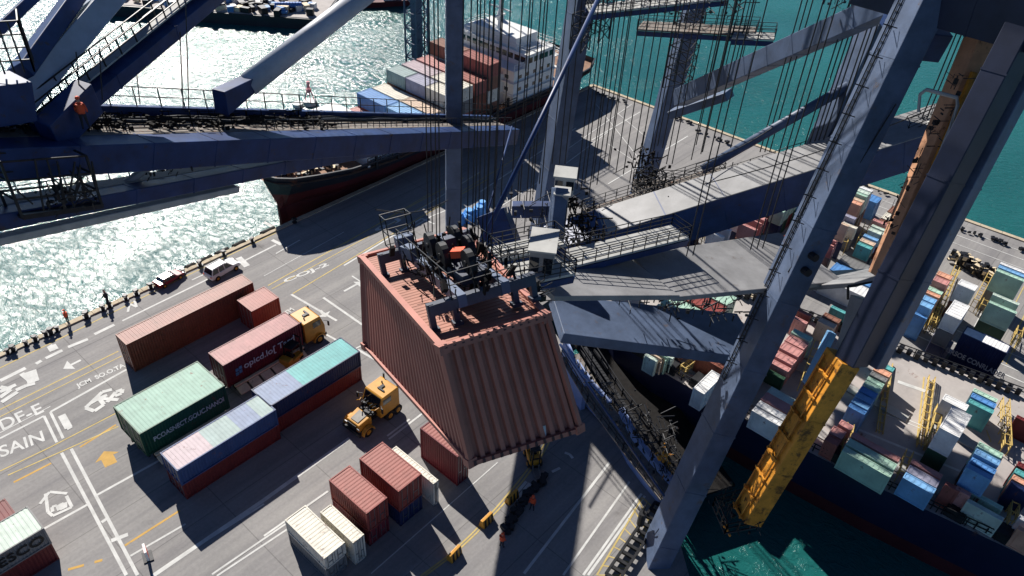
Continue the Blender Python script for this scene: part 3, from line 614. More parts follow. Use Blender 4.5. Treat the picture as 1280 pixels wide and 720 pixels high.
o = t.build('blue_tarpaulin', mat('tarp_light_blue', (.12, .38, .8))); o.location = P; tag(o, 'light blue tarpaulin heap on the quay behind the hanging container', 'tarpaulin')
# ladder-like edge frame at the pier corner
t = thing('edge_ladder', 'black ladder-like safety frame along the pier corner beside the yellow hatching', 'ladder')
a, b = g(826, 632, .5), g(765, 722, .5); d = (b - a).normalized(); n = V((-d.y, d.x, 0)); q = MB()
for s in (-.6, .6): q.bar(a + n * s, b + n * s, .22, .3)
q.build('rail', dark, t); q = MB()
for i in range(11): p = a.lerp(b, i / 10); q.bar(p - n * .6, p + n * .6, .3, .25)
q.build('rung', dark, t)
P = g(797, 668); t = thing('signal_lamp', 'black lamp pod on a thin post at the pier corner hatching', 'lamp', (P.x, P.y, 0))
b = MB(); b.tube([(0, 0, 0), (0, 0, 1.6)], .06); b.tube([(0, 0, 3.2), (0, 0, 4.2)], .05); b.tube([(.1, 0, 3.2), (.35, 0, 4.4)], .05); b.build('post', dark, t); b = MB(); b.tube([(0, 0, 1.6), (0, 0, 1.8), (0, 0, 3.0), (0, 0, 3.2)], .35, 10); b.build('pod', dark, t)
random.seed(11)
#@@PART2

def wbuild(mb, name, mats, parent, **k):
    o = mb.build(name, mats, parent, **k); o.location = -parent.location; return o
# ================================================================== SHIPS
def loft(mb, secs, mi=0):
    for a, b in zip(secs[:-1], secs[1:]):
        for i in range(len(a) - 1): mb.face([a[i], b[i], b[i + 1], a[i + 1]], mi)
# ship moored along the left quay
S1 = thing('cargo_ship', 'black and red cargo ship with containers and white bridge moored along the far left quay', 'ship', (90, 85, -4), 0)
st = [(47.2, .15, .1, 6.6), (48.2, 2.6, .2, 6.4), (50, 4.6, .7, 6.2), (53, 6.4, 1.9, 6.0), (58, 7.6, 3.4, 5.6), (65, 8.0, 4.4, 5.2), (80, 8.1, 4.8, 5.0), (92, 8.1, 4.8, 5.0), (106, 8.0, 4.6, 5.0), (113, 7.4, 3.5, 5.2), (117, 5.5, 2.0, 5.4)]
cy = 85.4
def cyx(x): return cy - max(0, (52 - x)) * .35
def sec(s, zs, side):
    x, hd, hw, zd = s; out = []
    for z in zs:
        t = max(0, min(1, z / zd)) if z is not None else 1
        zz = zd if z is None else z; h_ = hw + (hd - hw) * (1 if z is None else t ** .8)
        rake = 0
        out.append((x + (1 - t) * (2.2 if x < 50 else 0), cyx(x) + side * h_, zz))
    return out
for nm, zs, mt_ in (('red_hull', (-4.5, -2, 0, 1.4, 2.9), hullred), ('black_hull', (2.9, 4, None), hullblk)):
    mb = MB()
    for side in (-1, 1): loft(mb, [sec(s, zs, side) for s in st])
    a, b = sec(st[-1], zs, -1), sec(st[-1], zs, 1)
    for i in range(len(zs) - 1): mb.face([a[i], b[i], b[i + 1], a[i + 1]])
    wbuild(mb, nm, mt_, S1)
mb = MB()
for a, b in zip(st[:-1], st[1:]): mb.face([(a[0], cyx(a[0]) - a[1], a[3] - .9), (b[0], cyx(b[0]) - b[1], b[3] - .9), (b[0], cyx(b[0]) + b[1], b[3] - .9), (a[0], cyx(a[0]) + a[1], a[3] - .9)])
wbuild(mb, 'deck', deckbrown, S1)
mb = MB()
for side in (-1, 1):
    for a, b in zip(st[:-1], st[1:]): mb.bar((a[0], cyx(a[0]) + side * a[1], a[3]), (b[0], cyx(b[0]) + side * b[1], b[3]), .25, .18)
wbuild(mb, 'bulwark_rail', hullblk, S1)
mb = MB(); random.seed(21)
for i in range(150):
    x = random.uniform(49.5, 60); h_ = min(6.5, (x - 47) * 1.3); y = cyx(x) + random.uniform(-.85, .85) * h_
    s = random.uniform(.2, .9); mb.boxc((x, y, 5.2 + random.random() * .9), (s, random.uniform(.2, .9), random.uniform(.2, .9)), random.random() * 3)
for i in range(14):
    x = random.uniform(51, 60); y = cyx(x) + random.uniform(-5, 5); mb.tube([(x, y, 5), (x + .1, y, 6.8)], .12); mb.tube([(x - .6, y + .4, 5.6), (x + .6, y + .4, 5.6)], .45, 10)
mb2 = MB(); mb2.v, mb2.f, mb2.mi = mb.v, mb.f, [random.choice((0, 0, 0, 1, 2)) for _ in range(len(mb.f) // 6 + 999) for __ in range(6)][:len(mb.f)]
wbuild(mb2, 'foredeck_machinery', [dark, deckbrown, creamw], S1)
mb = MB(); mb.box(61.3, 66.5, 78.2, 92.4, 4.5, 8.0); mb.box(60.9, 61.3, 78.0, 92.6, 4.5, 8.6)
for x in (62.6, 64.4): mb.box(x, x + .3, 78.08, 78.25, 4.5, 8.0)
wbuild(mb, 'hatch_coaming', whitep, S1)
mb = MB()
for x in range(62, 92, 4): mb.box(x, x + .35, 77.5, 77.8, 4.2, 6.4)
railing(mb, [(60.5, 77.5, 5.3), (92, 77.4, 5)], 1, .05)
wbuild(mb, 'side_stanchions', dark, S1)
BX = -10.5
# bridge
mb = MB(); mb.box(102, 112.5, 77.8, 92.6, 4.3, 10.6); mb.box(104, 111, 76.8, 93.6, 10.6, 12.9); mb.box(104.6, 110, 80, 90, 12.9, 14.6)
mb.box(100.9, 102, 80, 84, 4.3, 9.5)
for z in (6.3, 8.4, 10.55): mb.box(101.4, 113, 77.3, 93.2, z, z + .14)
sp = wbuild(mb, 'bridge_house', whitep, S1); sp.location.x += BX
mb = MB()
for z in (6.8, 8.9):
    for i in range(5): mb.box(103.2 + i * 1.8, 103.9 + i * 1.8, 77.76, 77.8, z, z + .6)
    for i in range(7): mb.box(101.96, 102, 79 + i * 1.9, 79.8 + i * 1.9, z, z + .6)
for i in range(12): mb.box(103.96, 104.0, 77.3 + i * 1.35, 78.3 + i * 1.35, 11.5, 12.4)
for i in range(5): mb.box(104.3 + i * 1.3, 105.2 + i * 1.3, 76.76, 76.8, 11.5, 12.4)
mb.build('window', glass, sp)
mb = MB(); railing(mb, [(101.5, 77.4, 10.7), (113, 77.4, 10.7), (113, 93, 10.7)], 1, .04); railing(mb, [(104.2, 77, 12.9), (111, 77, 12.9), (111, 93, 12.9), (104.2, 93, 12.9), (104.2, 77, 12.9)], 1, .04); mb.build('railing', whitep, sp)
mb = MB(); mb.tube([(106, 85, 14.6), (106, 85, 21)], .3, 8, .15); mb.bar((106, 82.5, 18), (106, 87.5, 18), .2); mb.bar((106, 83.5, 20), (106, 86.5, 20), .15); mb.bar((104.8, 85, 16.8), (107.2, 85, 16.8), .5, .2); mb.tube([(108, 82, 14.6), (108, 82, 18)], .1)
mb.tube([(109.5, 88, 14.6), (109.5, 88, 15.2), (109.5, 88, 15.8), (109.5, 88, 16.2)], .7, 10, .4); wbuild(mb, 'mast', whitep, S1).location.x += BX
mb = MB(); mb.tube([(114, 85, 4.5), (114, 85, 10.6)], 1.4, 14, 1.2); mb.tube([(114, 85, 10.6), (114, 85, 11.4)], 1.25, 14);  wbuild(mb, 'funnel', whitep, S1).location.x += BX

USED = []
def scont(x0, x1, y0, y1, zt, H_, colr, label, group, along='y'):
    """small single-mesh stacked container: body, proud corner posts, rails and ribbed sides"""
    USED.append((x0, x1, y0, y1)); j = random.uniform(-.04, .04); zt += j; cx, cy_ = (x0 + x1) / 2, (y0 + y1) / 2; lx, ly = x1 - x0 - (.3 if along == 'y' else .12), y1 - y0 - .25; z0 = -H_
    mb = MB(); e = .07
    mb.box(-lx / 2 + e, lx / 2 - e, -ly / 2 + e, ly / 2 - e, z0 + .02, -.05)
    for a in (-1, 1):
        for b in (-1, 1): mb.boxc((a * (lx / 2 - .09), b * (ly / 2 - .09), -H_ / 2), (.18, .18, H_))
        mb.boxc((a * (lx / 2 - .05), 0, -.08), (.1, ly - .36, .14)); mb.boxc((0, b * 0 + a * (ly / 2 - .05), -.08), (lx - .36, .1, .14))
        mb.boxc((a * (lx / 2 - .05), 0, z0 + .08), (.1, ly - .36, .14)); mb.boxc((0, a * (ly / 2 - .05), z0 + .08), (lx - .36, .1, .14))
    n = int(ly / .6)
    for i in range(n):
        y = -ly / 2 + .4 + i * (ly - .8) / max(1, n - 1)
        for a in (-1, 1): mb.boxc((a * (lx / 2 - e + .01), y, -H_ / 2), (.06, .22, H_ - .4))
    n = max(2, int(lx / .6))
    for i in range(n):
        x = -lx / 2 + .4 + i * (lx - .8) / (n - 1)
        for a in (-1, 1): mb.boxc((x, a * (ly / 2 - e + .01), -H_ / 2), (.22, .06, H_ - .4))
    n = int((ly if along == 'y' else lx) / .5)
    for i in range(n):
        if along == 'y': mb.boxc((0, -ly / 2 + .3 + i * (ly - .6) / max(1, n - 1), -.045), (lx - .3, .2, .05))
        else: mb.boxc((-lx / 2 + .3 + i * (lx - .6) / max(1, n - 1), 0, -.045), (.2, ly - .3, .05))
    o = mb.build('shipping_container', cont_mat(colr, CC[colr]))
    o.location = (cx, cy_, zt); tag(o, label, 'container', group)
    return o
ORD = ['first', 'second', 'third', 'fourth', 'fifth', 'sixth', 'seventh', 'eighth', 'ninth', 'tenth', 'eleventh', 'twelfth']
NICE = {'darkred': 'dark red', 'skyblue': 'sky blue', 'steelblue': 'steel blue', 'darkgreen': 'dark green', 'palemint': 'pale mint', 'pinkwhite': 'pinkish white', 'palegreen': 'pale green'}
nice = lambda c: NICE.get(c, c)
# cargo on the left ship: bays across the deck
bays = [(67.0, 1, ['pink', 'brick', 'cream', 'cream']), (70.0, 2, ['steelblue', 'skyblue']), (73.0, 2, ['cream', 'tan']), (76.1, 3, ['palegreen', 'slate', 'cream']), (79.3, 3, ['pinkwhite', 'cream']),
        (82.5, 3, ['pink', 'brick']), (85.6, 4, ['brown', 'brick']), ]
for bi, (x, tiers, cols) in enumerate(bays):
    n = len(cols); y0, y1 = 77.9, 91.5
    for j in range(n):
        ya, yb = y0 + (y1 - y0) * j / n, y0 + (y1 - y0) * (j + 1) / n
        side = {1: [''], 2: ['quay half', 'sea half'], 3: ['quay side', 'middle', 'sea side'], 4: ['quay side', 'inner quay side', 'inner sea side', 'sea side']}[n][j]
        for k in range(tiers):
            colr = cols[n - 1 - j] if k == tiers - 1 else random.choice(['brown', 'white', 'brick', 'brown', 'rust', 'cream', 'grey'])
            zt = 4.4 + (k + 1) * 2.15
            lv = 'top' if k == tiers - 1 else ['bottom', 'second', 'third'][k]
            scont(x, x + 2.98, ya, yb, zt, 2.12, colr, f'{nice(colr)} container, {lv} tier, {ORD[bi]} bay from the bow, {side}', 'containers stacked on the left ship')
# ship moored in the slip on the right
S2 = thing('container_ship', 'long navy-hulled ship with stacked containers and yellow lashing frames in the slip', 'ship', (70, 0, -4), 0)
deckp = [(66, -62), (60, -9.5), (58.3, 2.5), (57.3, 14), (56.9, 27), (58.2, 33), (61.5, 38.5), (66.5, 41.3), (71, 38.5), (74, 33), (75.5, 25), (77, 18), (78.9, 9), (81.6, -5), (92, -62)]
def scale_poly(p, k): return [(69 + (x - 69) * k + (y < -50) * 0, y if y < -50 else y * (1 if y < 20 else 1 - (1 - k) * .6)) for x, y in p]
levels = [(3.0, 1.0), (1.0, .985), (-2.2, .96), (-4.6, .94)]
for nm, rng, mt_ in (('hull', (0, 1, 2), hullnavy), ('boot_stripe', (2, 3), hullred)):
    mb = MB()
    for i, j in zip(rng[:-1], rng[1:]):
        a, b = scale_poly(deckp, levels[i][1]), scale_poly(deckp, levels[j][1])
        for k in range(len(a)):
            q = (k + 1) % len(a); mb.face([(*a[k], levels[i][0]), (*a[q], levels[i][0]), (*b[q], levels[j][0]), (*b[k], levels[j][0])])
    wbuild(mb, nm, mt_, S2)
mb = MB(); mb.face([(x, y, 3.0) for x, y in deckp]); wbuild(mb, 'deck', deckgrey, S2)
def lerp2(y):  # near and far deck edge x at a given y
    near = [(66, -62), (60, -9.5), (58.3, 2.5), (57.3, 14), (56.9, 27)]; far = [(92, -62), (81.6, -5), (78.9, 9), (77, 18), (75.5, 25), (74, 33)]
    def f(tb):
        for a, b in zip(tb[:-1], tb[1:]):
            if a[1] <= y <= b[1]: t = (y - a[1]) / (b[1] - a[1]); return a[0] + (b[0] - a[0]) * t
        return tb[-1][0]
    return f(near), f(far)
mb = MB()
for y in [q * .9 for q in range(-45, 33)]:
    nx, fx = lerp2(y)
    if int(y / .9) % 4 == 0: mb.boxc((nx + 1.0, y, 3.5), (1.5, 1.6, 1.0))
    mb.boxc((nx + .35, y, 3.45), (.12, .12, .9))
    mb.boxc((fx - .35, y, 3.5), (random.uniform(.3, 1.0), .5, random.uniform(.5, 1.2)))
ys = [-38, -9.5, 2.5, 14, 27]
railing(mb, [(lerp2(y)[0] + .25, y, 3) for y in ys], 1.1, .05); railing(mb, [(lerp2(y)[1] - .25, y, 3) for y in [-38, -5, 9, 18, 25]], 1.1, .05)
wbuild(mb, 'deck_fittings', dark, S2)
mb = MB()
for y0_, y1_ in ((28, 22), (20, 12), (10.5, 3.5), (2.5, -5.0), (-6.5, -14)):
    a, b = lerp2(y0_), lerp2(y1_); x0 = max(a[0], b[0]) + 1.9
    mb.box(x0, x0 + 1.2, y1_, y0_, 3.0, 3.12)
    mb.box(x0 + 8.2, x0 + 9.4, y1_ + .2, y0_ - .2, 3.0, 3.16)
wbuild(mb, 'hatch_cover', pale, S2)

DP = Paint()
for (a, b), wd in ((((660, 70), (640, 262)), .15), (((672, 75), (652, 265)), .15), (((785, 80), (760, 300)), .15), (((800, 85), (775, 305)), .15), (((812, 90), (790, 305)), .12), (((985, 250), (1000, 290)), .12)):
    p, q = g(850 + a[0] / 2.572, 440 + a[1] / 2.572, 3.01), g(850 + b[0] / 2.572, 440 + b[1] / 2.572, 3.01); DP.line(p, q, wd, 3.012)
wbuild(DP, 'deck_stripe', liney, S2)
DP = Paint()
for (a, b), wd in ((((650, 185), (800, 245)), .14), (((655, 198), (800, 256)), .12), (((700, 95), (800, 130)), .5), (((540, 235), (905, 385)), .3)):
    p, q = g(850 + a[0] / 2.572, 440 + a[1] / 2.572, 3.01), g(850 + b[0] / 2.572, 440 + b[1] / 2.572, 3.01); DP.line(p, q, wd, 3.018)
wbuild(DP, 'deck_line', linew, S2)
Z = {'A': (850, 440, 2.572), 'B': (850, 180, 2.572), 'C': (1080, 280, 4.5), 'D': (880, 380, 4.0), 'E': (850, 200, 4.74), 'F': (560, 400, 2.25), 'G': (1080, 420, 2.571)}
def zp(k, p): o = Z[k]; return (o[0] + p[0] / o[2], o[1] + p[1] / o[2])
def cluster(key, items, where, group, base, along='y'):
    n = 0; RR = []
    for L_, R_, zt, colr in items:
        x0, x1, y0, y1 = rect(zp(key, L_), zp(key, R_), zt)
        if x1 - x0 < .8: x1 = x0 + .8
        if y1 - y0 < 1.5: y0 = y1 - 1.5
        RR.append([x0, x1, y0, y1])
    if len(RR) > 2 and along == 'y':
        ln = sum(r[3] - r[2] for r in RR) / len(RR); cm = sum((r[3] + r[2]) / 2 for r in RR) / len(RR)
        for a in RR:
            c_ = (a[3] + a[2]) / 2; c_ = cm + (c_ - cm) * .25; a[2], a[3] = c_ - ln / 2, c_ + ln / 2
        o_ = sorted(RR, key=lambda r: r[0] + r[1])
        for a, b in zip(o_[:-1], o_[1:]):
            if abs(b[0] - a[1]) < 1.2: m_ = (a[1] + b[0]) / 2; a[1] = m_; b[0] = m_
    for (x0, x1, y0, y1), (L_, R_, zt, colr) in zip(RR, items):
        tiers = max(1, round((zt - base) / 2.5)); H_ = (zt - base) / tiers
        for k in range(tiers):
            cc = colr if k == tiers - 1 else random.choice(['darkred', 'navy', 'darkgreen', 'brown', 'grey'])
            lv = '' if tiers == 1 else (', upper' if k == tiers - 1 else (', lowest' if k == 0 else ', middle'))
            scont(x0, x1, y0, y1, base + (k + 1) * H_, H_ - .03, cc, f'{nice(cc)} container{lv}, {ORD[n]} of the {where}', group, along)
        n += 1
gs, gp = 'containers on the right ship', 'containers on the far quay strip'
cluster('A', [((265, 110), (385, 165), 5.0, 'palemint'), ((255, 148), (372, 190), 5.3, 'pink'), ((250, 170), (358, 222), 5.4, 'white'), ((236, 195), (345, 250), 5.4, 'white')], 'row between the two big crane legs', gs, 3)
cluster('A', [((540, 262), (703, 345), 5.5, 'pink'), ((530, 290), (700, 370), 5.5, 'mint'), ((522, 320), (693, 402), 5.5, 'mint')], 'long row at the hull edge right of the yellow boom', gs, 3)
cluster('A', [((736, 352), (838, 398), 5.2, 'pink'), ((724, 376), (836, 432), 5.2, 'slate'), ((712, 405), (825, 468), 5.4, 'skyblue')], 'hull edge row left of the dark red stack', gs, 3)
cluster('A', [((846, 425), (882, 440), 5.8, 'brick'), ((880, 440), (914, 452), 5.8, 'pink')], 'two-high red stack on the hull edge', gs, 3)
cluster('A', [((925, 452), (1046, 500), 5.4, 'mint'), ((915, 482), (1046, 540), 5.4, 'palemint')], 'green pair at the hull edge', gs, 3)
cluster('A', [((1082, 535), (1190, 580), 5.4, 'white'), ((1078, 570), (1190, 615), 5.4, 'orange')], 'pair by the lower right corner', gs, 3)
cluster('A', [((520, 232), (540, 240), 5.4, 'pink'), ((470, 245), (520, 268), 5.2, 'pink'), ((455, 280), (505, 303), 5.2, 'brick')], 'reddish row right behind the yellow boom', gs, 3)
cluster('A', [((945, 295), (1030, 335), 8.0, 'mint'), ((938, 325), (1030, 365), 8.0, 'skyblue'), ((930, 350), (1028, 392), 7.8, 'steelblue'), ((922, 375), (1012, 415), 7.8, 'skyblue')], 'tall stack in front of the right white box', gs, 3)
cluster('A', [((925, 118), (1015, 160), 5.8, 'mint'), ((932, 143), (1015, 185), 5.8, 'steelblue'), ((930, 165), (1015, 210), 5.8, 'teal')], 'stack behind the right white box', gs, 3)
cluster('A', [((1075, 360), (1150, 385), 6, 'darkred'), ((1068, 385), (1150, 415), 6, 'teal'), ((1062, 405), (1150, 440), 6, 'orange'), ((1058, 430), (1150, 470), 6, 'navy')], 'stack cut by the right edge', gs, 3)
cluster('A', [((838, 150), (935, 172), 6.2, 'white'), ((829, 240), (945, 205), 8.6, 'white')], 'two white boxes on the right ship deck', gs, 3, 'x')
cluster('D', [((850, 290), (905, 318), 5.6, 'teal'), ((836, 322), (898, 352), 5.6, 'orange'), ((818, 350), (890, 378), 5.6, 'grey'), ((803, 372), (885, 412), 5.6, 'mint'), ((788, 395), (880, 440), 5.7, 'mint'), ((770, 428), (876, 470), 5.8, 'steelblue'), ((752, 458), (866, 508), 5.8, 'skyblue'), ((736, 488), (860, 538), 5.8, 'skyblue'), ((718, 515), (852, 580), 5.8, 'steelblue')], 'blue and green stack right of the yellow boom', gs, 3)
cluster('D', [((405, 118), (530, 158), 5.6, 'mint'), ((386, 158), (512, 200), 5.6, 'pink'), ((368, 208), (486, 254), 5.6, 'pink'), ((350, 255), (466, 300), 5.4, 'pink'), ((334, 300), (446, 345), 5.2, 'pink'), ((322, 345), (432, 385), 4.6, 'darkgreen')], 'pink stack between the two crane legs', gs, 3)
cluster('D', [((450, 30), (540, 62), 5.6, 'brick'), ((440, 70), (522, 98), 5.4, 'pink')], 'red pair above the pink stack', gs, 3)
cluster('D', [((590, 50), (690, 88), 5.6, 'brown'), ((560, 85), (660, 130), 5.6, 'tan'), ((625, 15), (715, 45), 5.4, 'teal')], 'brown group under the grey beam', gs, 3)
cluster('F', [((512, 78), (562, 95), 5.2, 'palemint'), ((560, 92), (588, 108), 5.2, 'tan'), ((585, 95), (628, 120), 5.4, 'mint'), ((625, 112), (664, 130), 5.2, 'palemint')], 'row at the bow of the right ship', gs, 3)
cluster('F', [((686, 190), (762, 150), 5.5, 'white')], 'bow row, white with yellow frame', gs, 3, 'x')
# far quay strip, standing on the ground
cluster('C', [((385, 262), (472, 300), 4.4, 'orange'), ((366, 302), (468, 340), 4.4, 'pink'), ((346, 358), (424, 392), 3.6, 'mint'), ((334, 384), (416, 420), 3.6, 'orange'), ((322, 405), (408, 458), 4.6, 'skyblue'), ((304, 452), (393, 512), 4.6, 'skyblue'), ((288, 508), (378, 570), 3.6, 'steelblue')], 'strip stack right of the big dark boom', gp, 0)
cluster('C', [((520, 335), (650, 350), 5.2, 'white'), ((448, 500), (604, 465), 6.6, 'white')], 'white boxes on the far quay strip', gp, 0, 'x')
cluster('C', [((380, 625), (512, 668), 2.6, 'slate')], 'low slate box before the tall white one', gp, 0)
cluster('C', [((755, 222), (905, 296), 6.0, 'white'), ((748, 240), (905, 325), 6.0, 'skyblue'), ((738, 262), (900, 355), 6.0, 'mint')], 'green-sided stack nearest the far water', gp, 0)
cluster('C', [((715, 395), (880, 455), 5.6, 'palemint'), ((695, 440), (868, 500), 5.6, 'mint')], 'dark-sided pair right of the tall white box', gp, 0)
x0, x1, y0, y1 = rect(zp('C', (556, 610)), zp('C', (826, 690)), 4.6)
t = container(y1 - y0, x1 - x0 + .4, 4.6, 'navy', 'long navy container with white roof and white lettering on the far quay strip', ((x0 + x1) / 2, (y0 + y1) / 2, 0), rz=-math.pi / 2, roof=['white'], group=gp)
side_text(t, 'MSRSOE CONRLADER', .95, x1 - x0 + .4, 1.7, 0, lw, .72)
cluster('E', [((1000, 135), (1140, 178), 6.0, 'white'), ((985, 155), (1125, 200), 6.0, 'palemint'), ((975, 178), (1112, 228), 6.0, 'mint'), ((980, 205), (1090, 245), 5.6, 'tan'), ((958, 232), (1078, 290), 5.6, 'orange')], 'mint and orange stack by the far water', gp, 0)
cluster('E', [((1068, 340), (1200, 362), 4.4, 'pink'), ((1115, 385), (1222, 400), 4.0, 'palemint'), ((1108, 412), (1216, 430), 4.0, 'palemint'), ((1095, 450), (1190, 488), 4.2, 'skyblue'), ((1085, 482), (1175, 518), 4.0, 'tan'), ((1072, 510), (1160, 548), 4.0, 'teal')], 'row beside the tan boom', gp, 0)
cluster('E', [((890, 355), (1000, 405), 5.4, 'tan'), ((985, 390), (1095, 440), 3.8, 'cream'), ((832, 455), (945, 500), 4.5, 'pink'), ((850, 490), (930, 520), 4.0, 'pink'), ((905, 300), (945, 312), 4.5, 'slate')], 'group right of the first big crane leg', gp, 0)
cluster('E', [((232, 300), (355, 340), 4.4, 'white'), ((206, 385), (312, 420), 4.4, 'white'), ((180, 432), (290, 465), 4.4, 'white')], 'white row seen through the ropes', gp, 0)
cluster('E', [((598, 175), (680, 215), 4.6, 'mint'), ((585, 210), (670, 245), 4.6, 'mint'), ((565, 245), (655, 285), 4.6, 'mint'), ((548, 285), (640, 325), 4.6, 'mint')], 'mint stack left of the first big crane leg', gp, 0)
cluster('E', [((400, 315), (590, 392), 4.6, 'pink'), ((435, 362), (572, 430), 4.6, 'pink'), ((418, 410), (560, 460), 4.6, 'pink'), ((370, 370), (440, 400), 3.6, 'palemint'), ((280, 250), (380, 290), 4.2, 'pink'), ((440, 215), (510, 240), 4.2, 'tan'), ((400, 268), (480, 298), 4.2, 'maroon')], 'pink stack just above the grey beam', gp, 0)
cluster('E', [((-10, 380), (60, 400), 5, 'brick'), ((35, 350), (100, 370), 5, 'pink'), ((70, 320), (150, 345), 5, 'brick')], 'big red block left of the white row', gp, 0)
cluster('A', [((1075, 210), (1150, 240), 5.5, 'darkred')], 'end stack beside the pier wall', gs, 3)

def free(x0, x1, y0, y1):
    return all(x1 <= a[0] + .25 or x0 >= a[1] - .25 or y1 <= a[2] + .3 or y0 >= a[3] - .3 for a in USED)
random.seed(91); nf = 0
PAL = ['brick', 'rust', 'pink', 'red', 'brick', 'brown', 'white', 'mint', 'steelblue', 'cream', 'orange', 'maroon', 'teal', 'grey']
def fill(xa, xb, ya, yb, base, rowtxt, coltxt, group, edge=None, hs=(2.4, 2.4, 5.0), maxn=60):
    global nf
    y = yb; r = 0; cnt = 0
    while y - 6.2 >= ya and cnt < maxn:
        x = xa if edge is None else max(lerp2(y)[0], lerp2(y - 6.2)[0]) + 2.0; c_ = 0; hh = random.choice(hs)
        xe = xb if edge is None else min(lerp2(y)[1], lerp2(y - 6.2)[1]) - 1.6
        while x + 2.45 <= xe and cnt < maxn:
            if free(x, x + 2.4, y - 6.2, y) and random.random() < .93:
                cc = random.choice(PAL); cnt += 1
                scont(x, x + 2.42, y - 6.1, y, base + hh, hh, cc, f'{nice(cc)} container, {ORD[r]} row from {rowtxt}, {ORD[min(11, c_)]} from the {coltxt}', group)
            x += 2.5; c_ += 1
        y -= 7.6; r += 1
fill(0, 0, 7, 31, 3.0, 'the right bow', 'hull side', gs, edge=1, maxn=38)
fill(86.5, 113, 12, 36, 0, 'quay strip end', 'slip side', gp, hs=(2.5, 3.0, 4.4), maxn=34)
lashy = mat('lashing_frame_yellow', (.60, .43, .14), .6, wear=.3, scale=1.5, rust=.4, rustcol=(.15, .09, .04))
# yellow lashing frames
def lash(a, b, zb, h_, label):
    A, B = g(*a, zb), g(*b, zb); h_ *= .62; t = thing('lashing_frame', label, 'frame', ((A.x + B.x) / 2, (A.y + B.y) / 2, zb), 0, 'yellow lashing frames')
    mb = MB(); n = max(3, int((B - A).length / 1.2)); d = (B - A).normalized(); s = V((-d.y, d.x, 0)) * .3
    for i in range(n + 1):
        p = A.lerp(B, i / n)
        for q in (-1, 1): mb.bar(p + s * q, p + s * q + V((0, 0, h_)), .09)
    wbuild(mb, 'post', lashy, t)
    mb = MB()
    for q in (-1, 1):
        for z in (.5, 1, .75): mb.bar(A + s * q + V((0, 0, h_ * z)), B + s * q + V((0, 0, h_ * z)), .08)
    for i in range(n): p = A.lerp(B, i / n); mb.bar(p - s + V((0, 0, h_)), p + s + V((0, 0, h_)), .08)
    wbuild(mb, 'cross_rail', lashy, t)
for key, a, b, zb, h_, lab in [('D', (480, 440), (548, 240), 3, 2.6, 'right of the pink stack'), ('A', (640, 260), (672, 40), 3, .5, 'low, left edge of the empty hatch'), ('A', (770, 310), (805, 90), 3, 1.0, 'right edge of the empty hatch'), ('A', (795, 320), (822, 200), 3, 2.2, 'left of the tall white box on the ship'),
                               ('A', (700, 420), (722, 350), 3, 2.5, 'between the mint and slate rows'), ('A', (1035, 330), (1030, 180), 3, 2.4, 'right of the teal stack'), ('A', (1048, 580), (1060, 490), 3, 2.5, 'right of the green pair'), ('A', (518, 345), (535, 262), 3, 2.4, 'left of the long mint row'),
                               ('C', (355, 620), (395, 500), 0, 2.8, 'right of the steel blue container'), ('C', (375, 600), (500, 290), 0, 2.5, 'beside the tall white box on the quay'), ('C', (265, 545), (390, 250), 0, 2.5, 'left of the strip stack'), ('C', (600, 490), (680, 340), 0, 3.0, 'between white and green boxes'), ('C', (640, 520), (695, 390), 0, 3.0, 'at the end of the dark-sided pair'), ('C', (828, 715), (845, 640), 0, 3.0, 'behind the navy lettered container'),
                               ('E', (950, 560), (985, 440), 0, 3.5, 'under the pink container near the grey beam'), ('E', (1040, 540), (1085, 440), 0, 3.2, 'left of the tan boom row'), ('E', (500, 330), (590, 190), 0, 3.0, 'left of the mint stack'), ('E', (110, 500), (210, 370), 0, 3.0, 'left of the white row'), ('E', (230, 300), (290, 260), 0, 3.0, 'at the top of the white row'),
                               ('F', (655, 155), (690, 130), 3, 2.0, 'at the bow of the right ship')]:
    lash(zp(key, a), zp(key, b), zb, h_, 'yellow lashing frame ' + lab)
# dark cable trench heap along the far wharf edge and by the yard
mb = MB(); random.seed(9)
for i in range(150):
    t_ = i / 149; a, b = g(1092, 437), g(1290, 508); p = a.lerp(b, t_); mb.boxc((p.x + random.uniform(-.5, .4), p.y, random.uniform(.1, .5)), (random.uniform(.2, .7), random.uniform(.2, .6), random.uniform(.2, .6)), random.random() * 3)
tag(mb.build('fender_strip', dark), 'long dark row of fenders between the right ship and the quay strip', 'fenders')
mb = MB()
for i in range(90):
    t_ = i / 89; a, b = g(*zp('C', (480, 195))), g(*zp('C', (715, 320))); p = a.lerp(b, t_); mb.boxc((p.x + random.uniform(-1.0, 1.0), p.y, random.uniform(.2, 1.4)), (random.uniform(.2, .8), random.uniform(.2, .8), random.uniform(.2, .9)), random.random() * 3)
mb2 = MB(); mb2.v, mb2.f = mb.v, mb.f; mb2.mi = [random.choice((0, 0, 1)) for _ in range(90) for __ in range(6)]
tag(mb2.build('machinery_row', [dark, creamw]), 'long row of dark machinery behind the white boxes on the far quay', 'machinery')

